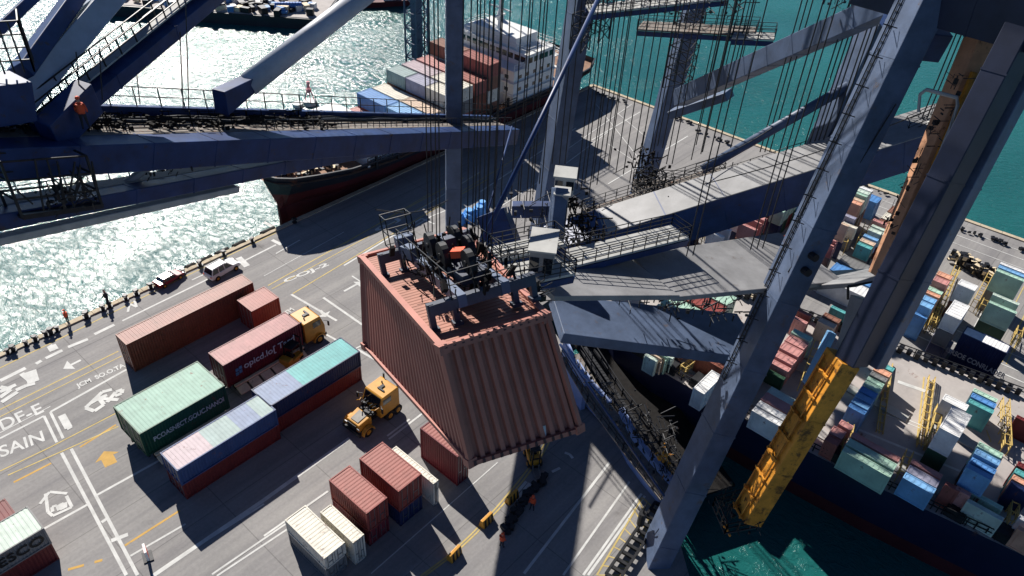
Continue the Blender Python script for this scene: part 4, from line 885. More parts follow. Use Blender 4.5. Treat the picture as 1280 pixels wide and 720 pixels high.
# ---------------------------------------------------------------- far water
A_, B_ = V((72.3, 183, 0)), V((103, 144.4, 0)); d = (B_ - A_).normalized(); n = V((-d.y, d.x, 0)) * 1
if n.x < 0: n = -n
t = thing('barge', 'long dark work barge with stacked cargo at the top left of the harbour', 'barge', (A_.x, A_.y, -4))
mb = MB(); c4 = [A_ - d * 3, B_, B_ + n * 16, A_ - d * 3 + n * 16]; mb.hexa([(p.x, p.y, -4.3) for p in c4] + [(p.x, p.y, -1.6) for p in c4]); wbuild(mb, 'hull', hullblk, t)
mb = MB(); c4 = [A_ - d * 2.5 + n * .5, B_ - d * .5 + n * .5, B_ + n * 15.5 - d * .5, A_ - d * 2.5 + n * 15.5]; mb.hexa([(p.x, p.y, -1.62) for p in c4] + [(p.x, p.y, -1.5) for p in c4]); wbuild(mb, 'deck', deckgrey, t)
mb = MB(); random.seed(31)
for i in range(150):
    p = A_ + d * random.uniform(0, 46) + n * random.uniform(1, 12); mb.cur = random.choice((0, 0, 1, 2, 3)); mb.boxc((p.x, p.y, -1.5 + .5), (random.uniform(.5, 2.6), random.uniform(.5, 1.8), random.uniform(.4, 2.0)), random.random() * 3)
wbuild(mb, 'deck_cargo', [dark, creamw, whitep, MATS['container_steelblue']], t)
mb = MB(); p = A_ + d * 38 + n * 4
for i in range(9): mb.tube([(p.x + i * .5, p.y - i * .4, -1.5), (p.x + i * .5, p.y - i * .4, .3)], .8, 8, .4)
wbuild(mb, 'blue_tarpaulin', mat('tarp_blue', (.04, .16, .5)), t)
P = g(455, 2, -2); t = thing('small_ship', 'small red-hulled vessel right of the dark barge at the top', 'boat', (P.x, P.y, -4))
mb = MB(); sec_ = []
for x, h_ in ((-7, .2), (-5, 1.6), (0, 2.4), (6, 2.2), (9, 1.6)): sec_.append([(x, -h_ * .8, 0), (x, -h_, 1.6), (x, h_, 1.6), (x, h_ * .8, 0)])
loft(mb, sec_); hu = mb.build('hull', hullred, t); hu.location = (4, 3, -.2); mb = MB(); mb.box(5, 9, 1.5, 4.5, 1.2, 3.2); mb.box(6, 8, 2, 4, 3.2, 4.3); mb.build('deckhouse', whitep, t); t.rotation_euler.z = -.5
P = g(388, 130, -4); t = thing('buoy', 'small white and pink buoy floating in front of the left ship', 'buoy', (P.x, P.y, -4.2))
mb = MB(); mb.tube([(0, 0, 0), (0, 0, .4), (0, 0, .9)], 1.3, 12); mb.tube([(-2.2, .8, 0), (-2.2, .8, .8)], 1.0, 10); mb.build('float', whitep, t)
mb = MB(); 
for k in range(3): mb.bar((math.cos(k * 2.1) * .9, math.sin(k * 2.1) * .9, .9), (0, 0, 4.2), .14)
mb.tube([(0, 0, 2.6), (0, 0, 3.2)], .5, 8); mb.tube([(0, 0, 4), (0, 0, 4.6)], .3, 8); mb.build('tower', mat('buoy_pink', (.6, .2, .25)), t)
def lattice(mb, P, h_, w_, nb, r=.12):
    P = V(P); c4 = [V((a * w_ / 2, b * w_ / 2, 0)) for a, b in ((-1, -1), (1, -1), (1, 1), (-1, 1))]
    for c_ in c4: mb.bar(P + c_, P + c_ + V((0, 0, h_)), r * 2)
    for i in range(nb):
        z0, z1 = h_ * i / nb, h_ * (i + 1) / nb
        for k in range(4):
            a, b = c4[k], c4[(k + 1) % 4]; mb.bar(P + a + V((0, 0, z0)), P + b + V((0, 0, z1)), r * 1.4); mb.bar(P + a + V((0, 0, z1)), P + b + V((0, 0, z1)), r * 1.4)
P = g(522, 88, -4); t = thing('lattice_tower', 'slim blue-grey lattice tower rising from the water behind the left ship', 'tower', (P.x, P.y, -4))
mb = MB(); lattice(mb, (0, 0, 0), 48, 3.2, 16, .14); mb.build('lattice', steel, t)
mb = MB(); mb.bar((0, 0, 0), (0, 0, 48), 1.6); mb.build('core_column', steel, t)
mb = MB(); mb.boxc((2.5, -1, 20), (3.5, 3, 2.5)); mb.bar((1.5, -1, 18), (9, -2, 48), .3); mb.bar((1.5, -1, 18), (5, -1, 48), .2); mb.build('service_platform', steel, t)

# ================================================================== HANGING CONTAINER
PX = dict(A=((452, 322), 38.91), B=((552, 435), 28.11), C=((683, 395), 29.63), D=((578, 288), 40.03), a=((456, 432), 40.85), b=((588, 579), 30.76), c=((725, 536), 32.14))
Q = {k: W(*p, D) for k, (p, D) in PX.items()}; Q['d'] = Q['D'] + (Q['c'] - Q['C'] + Q['a'] - Q['A']) / 2
O = (Q['A'] + Q['B'] + Q['C'] + Q['D']) / 4; e1 = (Q['B'] - Q['A']).normalized(); nn = e1.cross(Q['D'] - Q['A']).normalized()
if nn.z < 0: nn = -nn
e2 = nn.cross(e1).normalized()
if e2.dot(Q['D'] - Q['A']) < 0: e2 = -e2
bot = (Q['a'] + Q['b'] + Q['c'] + Q['d']) / 4
HC = thing('hanging_container', 'huge rust-red corrugated container hanging from the crane spreader', 'container', tuple(bot))
hr = mat('hanging_container_paint', (.40, .15, .112), .6, wear=.22, scale=.35, rust=.12, rustcol=(.2, .08, .05)); hrt = mat('hanging_container_roof', (.34, .14, .095), .6, wear=.25, scale=.5, rust=.25, rustcol=(.22, .09, .06))
def qface(mb, tl, tr, br_, bl, n, dep, inner, ramp=.14, flat=.4):
    nrm = (tr - tl).cross(bl - tl).normalized()
    if nrm.dot(inner - tl) > 0: nrm = -nrm
    ts = []
    for i in range(n):
        for f_, o_ in ((0, -dep), (ramp, 0), (flat + ramp, 0), (flat + 2 * ramp, -dep)): ts.append(((i + f_) / n, o_))
    ts.append((1, -dep))
    for (t0, o0), (t1, o1) in zip(ts[:-1], ts[1:]):
        mb.face([tl.lerp(tr, t0) + nrm * o0, tl.lerp(tr, t1) + nrm * o1, bl.lerp(br_, t1) + nrm * o1, bl.lerp(br_, t0) + nrm * o0])
ctr = (O + bot) / 2
def inset(*k): return [Q[i] for i in k]
mb = MB(); qface(mb, *inset('A', 'B', 'b', 'a'), 30, .11, ctr); wbuild(mb, 'side_wall', hr, HC)
mb = MB(); qface(mb, *inset('D', 'C', 'c', 'd'), 30, .11, ctr); wbuild(mb, 'side_wall', hr, HC)
mb = MB(); qface(mb, *inset('B', 'C', 'c', 'b'), 11, .16, ctr, .1, .42); wbuild(mb, 'end_wall', hr, HC)
mb = MB(); qface(mb, *inset('A', 'D', 'd', 'a'), 14, .12, ctr); wbuild(mb, 'end_wall', hr, HC)
mb = MB(); qface(mb, *inset('A', 'B', 'C', 'D'), 40, .022, ctr); wbuild(mb, 'roof', hrt, HC)
mb = MB(); mb.face(inset('a', 'b', 'c', 'd')); wbuild(mb, 'floor', hr, HC)
mb = MB()
for a, b in ('AB', 'BC', 'CD', 'DA', 'ab', 'bc', 'cd', 'da', 'Bb', 'Cc', 'Aa', 'Dd'): mb.bar(Q[a], Q[b], .26 if a in 'ABCD' and b in 'ABCD' else .2, None, nn)
for k in 'abcdABCD': mb.bar(Q[k] + (ctr - Q[k]).normalized() * .12 - nn * .2, Q[k] + (ctr - Q[k]).normalized() * .12 + nn * .17, .42)
wbuild(mb, 'frame', hr, HC)
mb = MB()
for i in range(13):
    for u0, u1 in (('b', 'c'), ('B', 'C')):
        p = Q[u0].lerp(Q[u1], (i + .5) / 13); mb.bar(p - nn * .05 + (p - ctr).normalized() * .1, p + nn * .12 + (p - ctr).normalized() * .06, .11)
wbuild(mb, 'lug', mat('lug_dark', (.08, .03, .03)), HC)
p = W(677, 545, 31.2); mb = MB(); mb.bar(W(674, 532, 31.5), W(679, 546, 31.7), .28, .05); mb.bar(W(680, 532, 31.5), W(681, 545, 31.7), .12, .05); wbuild(mb, 'marking_plate', whitep, HC)

# spreader
darkst = mat('spreader_dark_steel', (.045, .055, .085), .5, wear=.3)
def S(a, b, h_): return O + e1 * a + e2 * b + nn * h_
SP = thing('container_spreader', 'dark lifting spreader with sheaves and cage on top of the hanging container', 'spreader', tuple(S(0, 0, .1)))
mb = MB(); mb.bar(S(-3.0, -.9, .95), S(4.6, -.9, .95), .35, .5, nn); mb.bar(S(-3.0, .9, .95), S(4.6, .9, .95), .35, .5, nn); wbuild(mb, 'main_beam', steel, SP)
for a in (-2.6, 4.4):
    mb = MB(); mb.bar(S(a, -2.2, .9), S(a, 2.2, .9), .35, .45, nn); wbuild(mb, 'end_beam', darkst, SP)
    for b in (-2.15, -1.2, 1.3, 2.1):
        mb = MB(); mb.bar(S(a, b, 0), S(a, b, 1.15), .24, .24, e1); mb.bar(S(a, b, 0), S(a, b, .15), .4, .4, e1); wbuild(mb, 'leg', darkst, SP)
random.seed(42)
mb = MB()
for i in range(110):
    a, b, h_ = random.gauss(1.0, 1.9), random.gauss(0, .7), random.uniform(.5, 1.7); a = max(-3.4, min(4.8, a)); s = random.uniform(.05, .22)
    mb.bar(S(a, b, h_), S(a + random.uniform(-.4, .4), b + random.uniform(-.2, .2), h_ + random.uniform(.1, .6)), s, random.uniform(.05, .25), e1)
for i in range(120):
    a, b = random.gauss(1.2, 1.8), random.uniform(-1.6, 1.6); p = S(max(-3, min(4.8, a)), b, random.uniform(.4, 1.6)); mb.tube([p, p + V((random.uniform(-.6, .6), random.uniform(-.6, .6), random.uniform(-.5, 1.2)))], .028, 4)
wbuild(mb, 'machinery', blackm, SP)
for a, b in ((.2, -.5), (.2, .6), (1.8, -.5), (1.8, .6), (3.4, 0)):
    mb = MB(); c0 = S(a, b, 1.9); mb.tube([c0 - e2 * .14, c0 + e2 * .14], .55, 18); mb.tube([c0 - e2 * .2, c0 + e2 * .2], .12, 8); wbuild(mb, 'sheave', dark, SP)
mb = MB(); mb.bar(S(-.2, -.1, 1.3), S(3.6, .1, 1.3), 1.1, .4, nn); mb.bar(S(.9, 0, 1.7), S(1.4, 0, 1.7), .5, 1.3, nn); wbuild(mb, 'headblock', darkst, SP)
mb = MB(); q = [S(-3.6, -1.6, 1.1), S(-3.6, -.4, 1.1), S(-2.6, -.4, 1.1), S(-2.6, -1.6, 1.1), S(-3.6, -1.6, 1.1)]; railing(mb, q, 1.5, .02, 1.2, nn, (1, .5, .02)); railing(mb, [S(-2.2, -1.3, 1.1), S(4.6, -1.3, 1.1), S(4.6, 1.6, 1.1), S(-1, 1.6, 1.1)], 1.1, .018, .9, nn); wbuild(mb, 'cage_railing', dark, SP)
mb = MB(); mb.bar(S(-3.0, -.9, 1.3), S(-2.4, -.9, 1.3), .8, .7, nn); mb.bar(S(-1.6, -1.2, 1.3), S(-.8, -1.0, 1.3), .5, .6, nn); wbuild(mb, 'electric_cabinet', steel, SP)
mb = MB(); mb.bar(S(2.4, -.3, 2.1), S(2.7, .1, 2.1), .5, .3, nn); wbuild(mb, 'warning_light', orange, SP)
random.seed(4)
for px, D in [((536, 333), 36), ((541, 334), 36), ((546, 335), 36), ((550, 333), 35.6), ((589, 345), 35), ((592, 350), 35), ((596, 350), 34.6), ((601, 352), 34.6), ((606, 345), 35), ((575, 350), 35), ((583, 340), 36.2), ((613, 340), 36)]:
    p = W(*px, D); mb = MB(); mb.tube([p, (p.x, p.y, 66)], .026, 5); mb.tube([p - V((0, 0, .8)), p + V((0, 0, .9))], .09, 6); wbuild(mb, 'hoist_rope', ropem, SP)

# ================================================================== MAIN CRANE
GC_ = thing('gantry_crane', 'tall grey-blue gantry crane standing over the slip with girders, platforms and ropes', 'crane', (58, 45, 0))
def beam(name, P_, Q_, w_, h_, up, m_, par=None, w2=None, h2=None, bands=4.0, extra=None, bm=None):
    par = par or GC_; mb = MB(); mb.bar(P_, Q_, w_, h_, up, w2, h2); o = wbuild(mb, name, m_, par, bevel=.06)
    if bands:
        P_, Q_ = V(P_), V(Q_); L_ = (Q_ - P_).length; n = int(L_ / bands); d = (Q_ - P_).normalized(); b2 = MB()
        for i in range(1, n):
            t = i / n; c_ = P_.lerp(Q_, t); ww = w_ + ((w2 or w_) - w_) * t + .05; hh = h_ + ((h2 or h_) - h_) * t + .05
            b2.bar(c_ - d * .06, c_ + d * .06, ww, hh, up)
        r = b2.build('seam_flange', bm or m_, o)
    return o
NL = V((-.72, .69, .05)); c1 = V((58.5, 58.5, 0)); NC = V((-.87, .49, 0))
beam('leg', c1, c1 + V((.3, .3, 44)), 2.3, 1.9, V((-.75, .66, 0)), steel, bands=5)
p0 = g(672, 318); p1 = W(732, -30, 94); p1 = p0 + (p1 - p0) * 1.06
beam('leg', p0, p1, 2.9, 2.2, NC, steel, bands=6)
p0 = g(795, 262); p1 = W(874, -10, 108); p1 = p0 + (p1 - p0) * 1.05
beam('leg', p0, p1, 2.4, 2.3, V((-.8, .6, 0)), steel, w2=2.4, h2=2.2, bands=5)
# big near leg
A0, A1 = W(800, 735, 76), W(1168, -30, 60); A1 = A0 + (A1 - A0) * 1.35
beam('leg', A0, A1, 2.8, 1.9, NL, steel, bands=6, w2=3.2)
C0, C1 = W(1012, 225, 80), W(1125, -20, 76); C1 = C0 + (C1 - C0) * 1.1
beam('leg', C0, C1, 3.0, 2.2, NL, steel, bands=5)
blackm2 = mat('dark_navy_paint', (.012, .018, .045), .5, wear=.3, scale=.5)
# horizontal members
zu = V((0, 0, 1))
beam('cross_girder', W(690, 318, 71), W(1192, 160, 79), 3.9, 3.9, zu, navy, h2=3.2, w2=3.7, bands=5)
b_0, b_1 = W(690, 318, 71) + V((0, 0, 2.0)), W(1192, 160, 79) + V((0, 0, 1.72)); beam('girder_top_plate', b_0, b_1, 4.0, .1, zu, greyp, bands=0)
beam('wide_beam', W(678, 361, 50), W(815, 347, 58), 2.4, .4, zu, greyp, w2=5.6, bands=0)
beam('wide_beam', W(814, 347, 58), W(1012, 322, 70), 5.6, .4, zu, greyp, w2=7.6, bands=0)
beam('wide_beam', W(1000, 352, 72), W(1100, 346, 66), 6.6, .4, zu, greyp, bands=0, w2=5.2)
beam('lower_beam', W(695, 398, 62), W(935, 425, 70), 4.8, 1.0, zu, steel, w2=6.0, bands=0)
beam('diagonal_brace', W(850, 122, 98), W(1125, 0, 66), 1.7, 2.0, zu, steel, w2=1.6, h2=1.7)
beam('diagonal_brace', W(840, 142, 101), W(912, 118, 97), 2.0, 1.0, zu, steel, bands=0)
beam('top_girder', W(1090, -28, 64), W(1330, 30, 57), 3.6, 3.2, zu, blackm2)
beam('gusset', W(1128, 15, 66), W(1160, 60, 62), 2.0, 2.6, NL, navy, bands=0)
beam('post', W(690, 325, 58), W(700, 235, 58), 1.0, 1.0, NC, steel, bands=0)
beam('post', W(1083, 130, 62), W(1068, 190, 62), .5, .5, NC, dark, bands=0)
for a, b, D0, D1, r in (((598, 312), (752, -10), 47, 60, .17), ((878, 212), (1105, 82), 76, 77, .46), ((640, 158), (600, 300), 90, 78, .1), ((700, 430), (830, 620), 60, 66, .1)):
    mb = MB(); mb.tube([W(*a, D0), W(*b, D1)], r, 10); wbuild(mb, 'stay_pipe', navy if r < .2 else steel, GC_, smooth=True)
# navy wall behind the spreader and platforms
beam('end_carriage', W(616, 265, 60), W(640, 330, 60), 2.2, 2.6, V((-.7, -.7, 0)), navy, bands=0)
beam('end_carriage', W(640, 262, 66), W(700, 262, 66), .9, 1.2, zu, navy, bands=0)
pt = []
def deck(a, b, D0, D1, w_, mt_=pale, h_=.18, w2=None):
    mb = MB(); P_, Q_ = W(*a, D0), W(*b, D1); mb.bar(P_, Q_, w_, h_, zu, w2); wbuild(mb, 'platform_deck', mt_, GC_)
    d = (Q_ - P_).normalized(); s = d.cross(zu).normalized(); m2 = MB(); f_ = (w2 or w_)
    railing(m2, [P_ + s * w_ / 2, Q_ + s * f_ / 2, Q_ - s * f_ / 2, P_ - s * w_ / 2, P_ + s * w_ / 2], 1.15, .028, 1.1, zu, (1, .66, .33)); wbuild(m2, 'railing', dark, GC_)
    m3 = MB(); m3.bar(P_ - zu * .45 + s * w_ * .45, Q_ - zu * .45 + s * f_ * .45, .2, .5); m3.bar(P_ - zu * .45 - s * w_ * .45, Q_ - zu * .45 - s * f_ * .45, .2, .5); wbuild(m3, 'deck_beam', navy, GC_)
deck((604, 352), (705, 332), 46, 50, 2.2); deck((700, 326), (850, 290), 54, 62, 2.0); deck((618, 318), (700, 300), 52, 55, 1.6); deck((730, 268), (900, 213), 73, 77, 1.4, grating)
deck((735, 12), (905, -6), 88, 92, 2.6, pale); deck((800, 32), (945, 40), 94, 92, 3.0, grating); deck((915, 44), (968, 46), 90, 90, 2.0, pale)
deck((1000, 222), (1040, 205), 76, 76, 2.0, grating); deck((1130, 165), (1200, 135), 77, 77, 1.5, pale)
deck((790, 232), (870, 235), 79, 79, 2.6, grating); deck((860, 240), (1015, 190), 79, 80, 1.0, pale)
def cabin(c_, D, s, label, mt_=greyp):
    P_ = W(*c_, D); mb = MB(); mb.boxc(P_, s, .6); cb = wbuild(mb, label, mt_, GC_, bevel=.05)
    m2 = MB(); m2.boxc(P_ + V((0, 0, s[2] / 2 + .06)), (s[0] + .25, s[1] + .25, .12), .6); m2.build('roof_plate', pale, cb)
    m2 = MB(); cs, sn = math.cos(.6), math.sin(.6)
    for k in (-.28, .28): q = V((-s[0] / 2 - .01, s[1] * k, s[2] * .1)); m2.boxc(P_ + V((q.x * cs - q.y * sn, q.x * sn + q.y * cs, q.z)), (.04, s[1] * .38, s[2] * .45), .6)
    m2.build('window', glass, cb)
cabin((678, 322), 49, (2.4, 1.5, 2.5), 'operator_cabin'); cabin((706, 228), 60, (1.5, 1.5, 1.6), 'control_cabin', pale); cabin((700, 270), 59, (1.0, 1.0, 4.2), 'lift_shaft', greyp)
# ladder towers and pipe clutter
mb = MB()
for (a, D0, hh, ww) in (((808, 262), 76, 4, 1.8), ((846, 110), 97, 9, 2.4), ((724, 62), 92, 4, 1.6), ((745, 48), 92, 5, 2.0)):
    P_ = W(*a, D0); lattice(mb, (P_.x, P_.y, P_.z), hh, ww, int(hh / 1.2), .05)
wbuild(mb, 'ladder_tower', dark, GC_)
random.seed(77); 
AX = [V((0, 0, 1)), V((0, 0, -.7)), V((.74, -.67, 0)), V((.67, .74, 0)), V((-.67, -.74, 0)), V((.6, -.5, .5))]
def clutter(name, a, b, D0, D1, spread, n, mt_=dark, par=None, up=1.6, rt=.05):
    par = par or GC_; mb = MB()
    for i in range(n):
        t = random.random(); p = W(a[0] + (b[0] - a[0]) * t, a[1] + (b[1] - a[1]) * t, D0 + (D1 - D0) * t) + V((random.gauss(0, spread), random.gauss(0, spread), random.uniform(0, up)))
        if random.random() < .75: mb.tube([p, p + random.choice(AX) * random.uniform(.6, 2.0) * max(.5, spread)], rt * random.uniform(.4, 1.0), 5)
        else: mb.boxc(p, (random.uniform(.06, .3), random.uniform(.06, .3), random.uniform(.06, .35)), random.random() * 3)
    return wbuild(mb, name, mt_, par)
clutter('pipework', (700, 250), (745, 330), 62, 60, .8, 220, blackm, rt=.07); clutter('pipework', (800, 200), (822, 280), 80, 72, .9, 200, blackm, rt=.08); clutter('pipework', (760, 10), (935, 25), 90, 92, 1.0, 220, up=4, rt=.07)
clutter('pipework', (800, 378), (925, 385), 63, 68, .8, 110, up=.4, rt=.07); clutter('pipework', (655, 365), (665, 385), 33, 33, .25, 60, up=1, rt=.03)
clutter('pipework', (640, 250), (700, 320), 60, 56, .9, 60, rt=.04); clutter('pipework', (1040, 0), (1080, 40), 70, 72, .8, 60, up=2)
clutter('pipework', (870, 235), (1000, 215), 78, 79, .5, 60, rt=.05)
# ropes of the crane
random.seed(8)
ropes = []
for x in (640, 645, 651, 657, 664): ropes.append(((x - 2, 250 + random.random() * 60), 84))
for x in (668, 676, 612, 621, 629): ropes.append(((x - 4, 260 + random.random() * 30), 84))
for x in (737, 742, 747, 752, 757, 762): ropes.append(((x - 16, 225 + random.random() * 25), 86))
for x in (775, 784, 793, 801, 811): ropes.append(((x - 14, 210 + random.random() * 20), 88))
for x in (828, 834, 870, 876, 882): ropes.append(((x - 6, 180 + random.random() * 20), 90))
for x in (895, 899, 903, 913, 917, 928, 934): ropes.append(((x - 14, 95 + random.random() * 10), 92))
for x in (997, 1003, 1009, 1014, 1020, 1029, 1034, 1040, 1046): ropes.append(((x - 6, 228 - (x - 997) * .3), 77))
for x in (1125, 1131, 1137, 1152, 1158): ropes.append(((x + 4, 205), 79))
for x in (860, 868, 940, 948, 955): ropes.append(((x - 2, 320 - (x - 860) * .1), 58))
for x in (700, 709, 716, 765, 770, 820, 824, 843, 850): ropes.append(((x - 10, 205), 89))
for x in (888, 922, 960, 966, 972, 1054, 1060, 1066): ropes.append(((x - 10, 190 - (x > 1000) * 10), 80))
for px, D in ropes:
    p = W(*px, D); mb = MB(); mb.tube([p, (p.x, p.y, 72)], .06 if D > 70 else .045, 5); wbuild(mb, 'hoist_rope', ropem, GC_)
for a, b, D0, D1 in (((560, 250), (470, 262), 60, 45), ((880, 230), (1180, 130), 70, 71), ((870, 205), (980, 150), 72, 76), ((800, 240), (960, 160), 72, 78), ((1055, 260), (1160, 60), 60.3, 59.2), ((985, 340), (1120, 130), 60, 58.4), ((960, 350), (1100, 60), 60.2, 57.7)):
    P_, Q_ = W(*a, D0), W(*b, D1); mb = MB(); mb.tube([P_.lerp(Q_, i / 10) - V((0, 0, .6 * math.sin(math.pi * i / 10))) for i in range(11)], .045, 5); wbuild(mb, 'power_cable', ropem, GC_)
# railings and ladders clamped on the big leg
dA = (A1 - A0).normalized(); nA = (NL - dA * NL.dot(dA)).normalized(); sA = dA.cross(nA).normalized()
mb = MB()
for s in (-.9, -.45): mb.bar(A0 + sA * s + nA * 1.02 + dA * 22, A0 + sA * s + nA * 1.02 + dA * 52, .07)
for i in range(60): p = A0 + nA * 1.02 + dA * (22 + i * .5); mb.bar(p - sA * .9, p - sA * .45, .05)
for i in range(14): p = A0 + nA * 1.1 + dA * (24 + i * 2); mb.tube([p + sA * -.2, p + sA * .1 + nA * .8, p + sA * .5], .04, 5)
wbuild(mb, 'ladder', dark, GC_)
mb = MB(); P_ = A0 + dA * 33 + sA * 1.0 + nA * .2; 
for k in range(2): mb.tube([P_ + dA * k * 1.2, P_ + dA * k * 1.2 - nA * .2 + sA * 1.0], .3, 10)
wbuild(mb, 'flood_light', dark, GC_)

# ---------------------------------------------------------------- tan / navy / yellow boom
BM = thing('boom_arm', 'massive leaning boom arm, navy above and yellow below, its tip over the green water', 'boom', tuple(W(935, 648, 66)))
T0, J, T1 = W(1276, 45, 57), W(1064, 452, 60), W(934, 645, 66); T0 = J + (T0 - J) * 1.2; dB = (T0 - J).normalized()
NB = V((-.92, -.25, .3)); rt_ = dB.cross(zu).normalized()
if (RM.transposed() @ rt_).x < 0: rt_ = -rt_
beam('upper_boom', J, T0, 1.9, 1.6, V((-.35, -.94, 0)), MATS['dark_navy_paint'], BM, bands=6)
beam('side_box', W(1090, 455, 61.5), W(1090, 455, 61.5) + (W(1300, 55, 59) - W(1090, 455, 61.5)) * 1.2, 1.2, 1.5, V((-.35, -.94, 0)), steel, BM, bands=6)
dY = (T1 - J).normalized()
beam('yellow_boom', J - rt_ * .6, T1, 2.4, 1.5, NL, boomy, BM, w2=2.2, bands=5)
beam('rusty_rail_beam', W(1100, 345, 61.5), W(1232, 30, 61), 1.3, 1.2, NL, rustt, BM, w2=1.6, bands=0)
beam('rusty_guide', W(1124, 310, 60.2), W(1218, 90, 59.8), .35, .35, NL, MATS['boom_yellow'], BM, bands=0); beam('rusty_guide', W(1118, 330, 60.2), W(1204, 145, 59.8), .25, .4, NL, sand, BM, bands=0)
beam('sheave_head', W(1085, 375, 60.5), W(1062, 440, 61), 2.0, 1.6, NL, greyp, BM, bands=0, w2=1.2)
beam('blue_hose_tray', W(1040, 415, 63), W(1008, 480, 64), .7, .5, NL, MATS['container_skyblue'], BM, bands=0)
mb = MB(); pL = (NL - dY * NL.dot(dY)).normalized(); sL = dY.cross(pL).normalized()
for i in range(9): p = J - rt_ * .6 * (1 - i / 10) + dY * (1.5 + i * 1.9) + pL * .9; mb.bar(p - sL * .9, p + sL * .8, .12, .18); mb.boxc(p + sL * random.uniform(-.6, .6), (.35, .3, .22), random.random())
for s in (-.5, .8): mb.bar(J - rt_ * .55 + dY * .5 + pL * .92 + sL * s, T1 + pL * .92 + sL * s, .09, .14)
wbuild(mb, 'boom_fitting', boomy, BM)
mb = MB(); railing(mb, [T1 + V((-2.2, .6, -.6)), T1 + V((-.6, 2.6, -.6)), T1 + V((1.6, 1.4, -.6)), T1 + V((.4, -1.2, -.6)), T1 + V((-2.2, .6, -.6))], 1.2, .05, .8)
mb.tube([T1 + V((-2.2, .6, -.6)), T1 + V((-.6, 2.6, -.6)), T1 + V((1.6, 1.4, -.6)), T1 + V((.4, -1.2, -.6)), T1 + V((-2.2, .6, -.6))], .1, 6); wbuild(mb, 'tip_railing', dark, BM)
clutter('tip_machinery', (900, 628), (930, 655), 66.5, 66, .7, 90, dark, BM, 1.2)
clutter('hydraulic_fitting', (1200, 90), (1100, 300), 58.6, 59.6, .25, 70, dark, BM, .4, .04)
mb = MB(); P_ = W(1183, 150, 58.3); mb.tube([W(1150, 118, 58.5), W(1158, 112, 58.3), W(1196, 122, 58.3), W(1197, 132, 58.3), W(1184, 170, 58.5), W(1172, 200, 58.8)], .13, 6); mb.tube([W(1150, 118, 58.5), W(1148, 140, 58.6)], .1, 6); wbuild(mb, 'guard_hoop', pale, BM)
mb = MB(); q = [W(1060, 358, 61), W(1093, 352, 61), W(1090, 372, 61)]; mb.tube(q, .1, 6); mb.tube([q[0], W(1060, 374, 61.5)], .1, 6); wbuild(mb, 'handrail', dark, BM)

# ---------------------------------------------------------------- blue rail wall at the slip
BW_ = 0
BW = thing('slip_gangway', 'curved blue-walled gangway with dark stairs between the road and the slip', 'gangway', tuple(g(760, 555)))
def wallseg(px, h0, h1, name='blue_panel', thick=.5):
    mb = MB(); P_ = [g(*p) for p in px]
    for i in range(len(P_) - 1):
        a, b = P_[i], P_[i + 1]; mb.bar(a + V((0, 0, h0 + (h1 - h0) / 2)), b + V((0, 0, h0 + (h1 - h0) / 2)), thick, h1 - h0)
    return wbuild(mb, name, blued, BW)
wallseg([(702, 462), (713, 490), (728, 512)], 0, 4.6); wallseg([(716, 480), (735, 508), (757, 532)], 0.1, 3.6); wallseg([(770, 545), (786, 578), (806, 605), (836, 640)], 0, 4.2)
mb = MB(); pts = [(712, 445), (745, 500), (790, 560), (838, 620)]; P_ = [g(*p, 3.4) for p in pts]
for a, b in zip(P_[:-1], P_[1:]): mb.bar(a, b, 2.2, .15)
wbuild(mb, 'walkway', grating, BW)
mb = MB(); n_ = V((.9, -.45, 0))
railing(mb, [p + n_ * 1.2 for p in P_], 1.2, .04, 1.2); railing(mb, [p - n_ * 1.0 for p in P_], 1.2, .04, 1.2); railing(mb, [p + n_ * 3.0 - zu * .5 for p in P_], 1.2, .05, 1.5)
wbuild(mb, 'railing', dark, BW)
mb = MB(); a, b = P_[0] + n_ * 2.2, P_[3] + n_ * 2.0 - zu * 1.0
for i in range(44): p = a.lerp(b, i / 43); mb.boxc(p, (.35, 1.5, .08), -.45)
mb.bar(a - n_ * .7, b - n_ * .7, .1, .35); mb.bar(a + n_ * .7, b + n_ * .7, .1, .35); wbuild(mb, 'stair', dark, BW)
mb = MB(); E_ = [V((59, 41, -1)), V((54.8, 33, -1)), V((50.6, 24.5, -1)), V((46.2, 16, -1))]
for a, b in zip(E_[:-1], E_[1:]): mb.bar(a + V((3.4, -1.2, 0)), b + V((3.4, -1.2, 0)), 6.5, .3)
wbuild(mb, 'slip_shade_plate', blackm, BW)  # added black sheet standing in for shade on the water under the gangway
clutter('cable_tray', (725, 455), (835, 600), 76, 74, .7, 150, dark, BW, .8, .06); clutter('yellow_fitting', (825, 560), (838, 600), 74, 74, .4, 25, boomy, BW, .6)
clutter('cable_tray', (800, 520), (850, 590), 79, 76, 1.0, 90, dark, BW, 1.5, .07)

# ================================================================== LEFT CRANE BOOM
LB = thing('crane_boom', 'navy twin-girder crane boom crossing the left half in front of the ship', 'crane', tuple(W(-20, 230, 54)))
G0, G1 = W(-25, 200, 54), W(638, 168, 100)
beam('girder', G0, G1, 2.3, 1.95, zu, navy, LB, bands=5)
H0, H1 = W(-25, 278, 53), W(560, 168, 95)
beam('girder', H0, H1, 1.3, 1.0, zu, navy, LB, h2=1.3, bands=5)
beam('lower_flange', H0 - zu * 1.1 - V((.3, .3, 0)), H0.lerp(H1, .36) - zu * 1.0 - V((.3, .3, 0)), .8, .5, zu, pale, LB, bands=0)
dG = (G1 - G0).normalized(); sG = dG.cross(zu).normalized()
if (RM.transposed() @ sG).y > 0: sG = -sG     # away from the camera
K0, K1 = G0 + sG * 3.0 + zu * 1.0, G1 + sG * 1.8 + zu * 1.0
mb = MB(); mb.bar(K0, K1, 4.0, .15, zu, 2.2); wbuild(mb, 'walkway_deck', grating, LB)
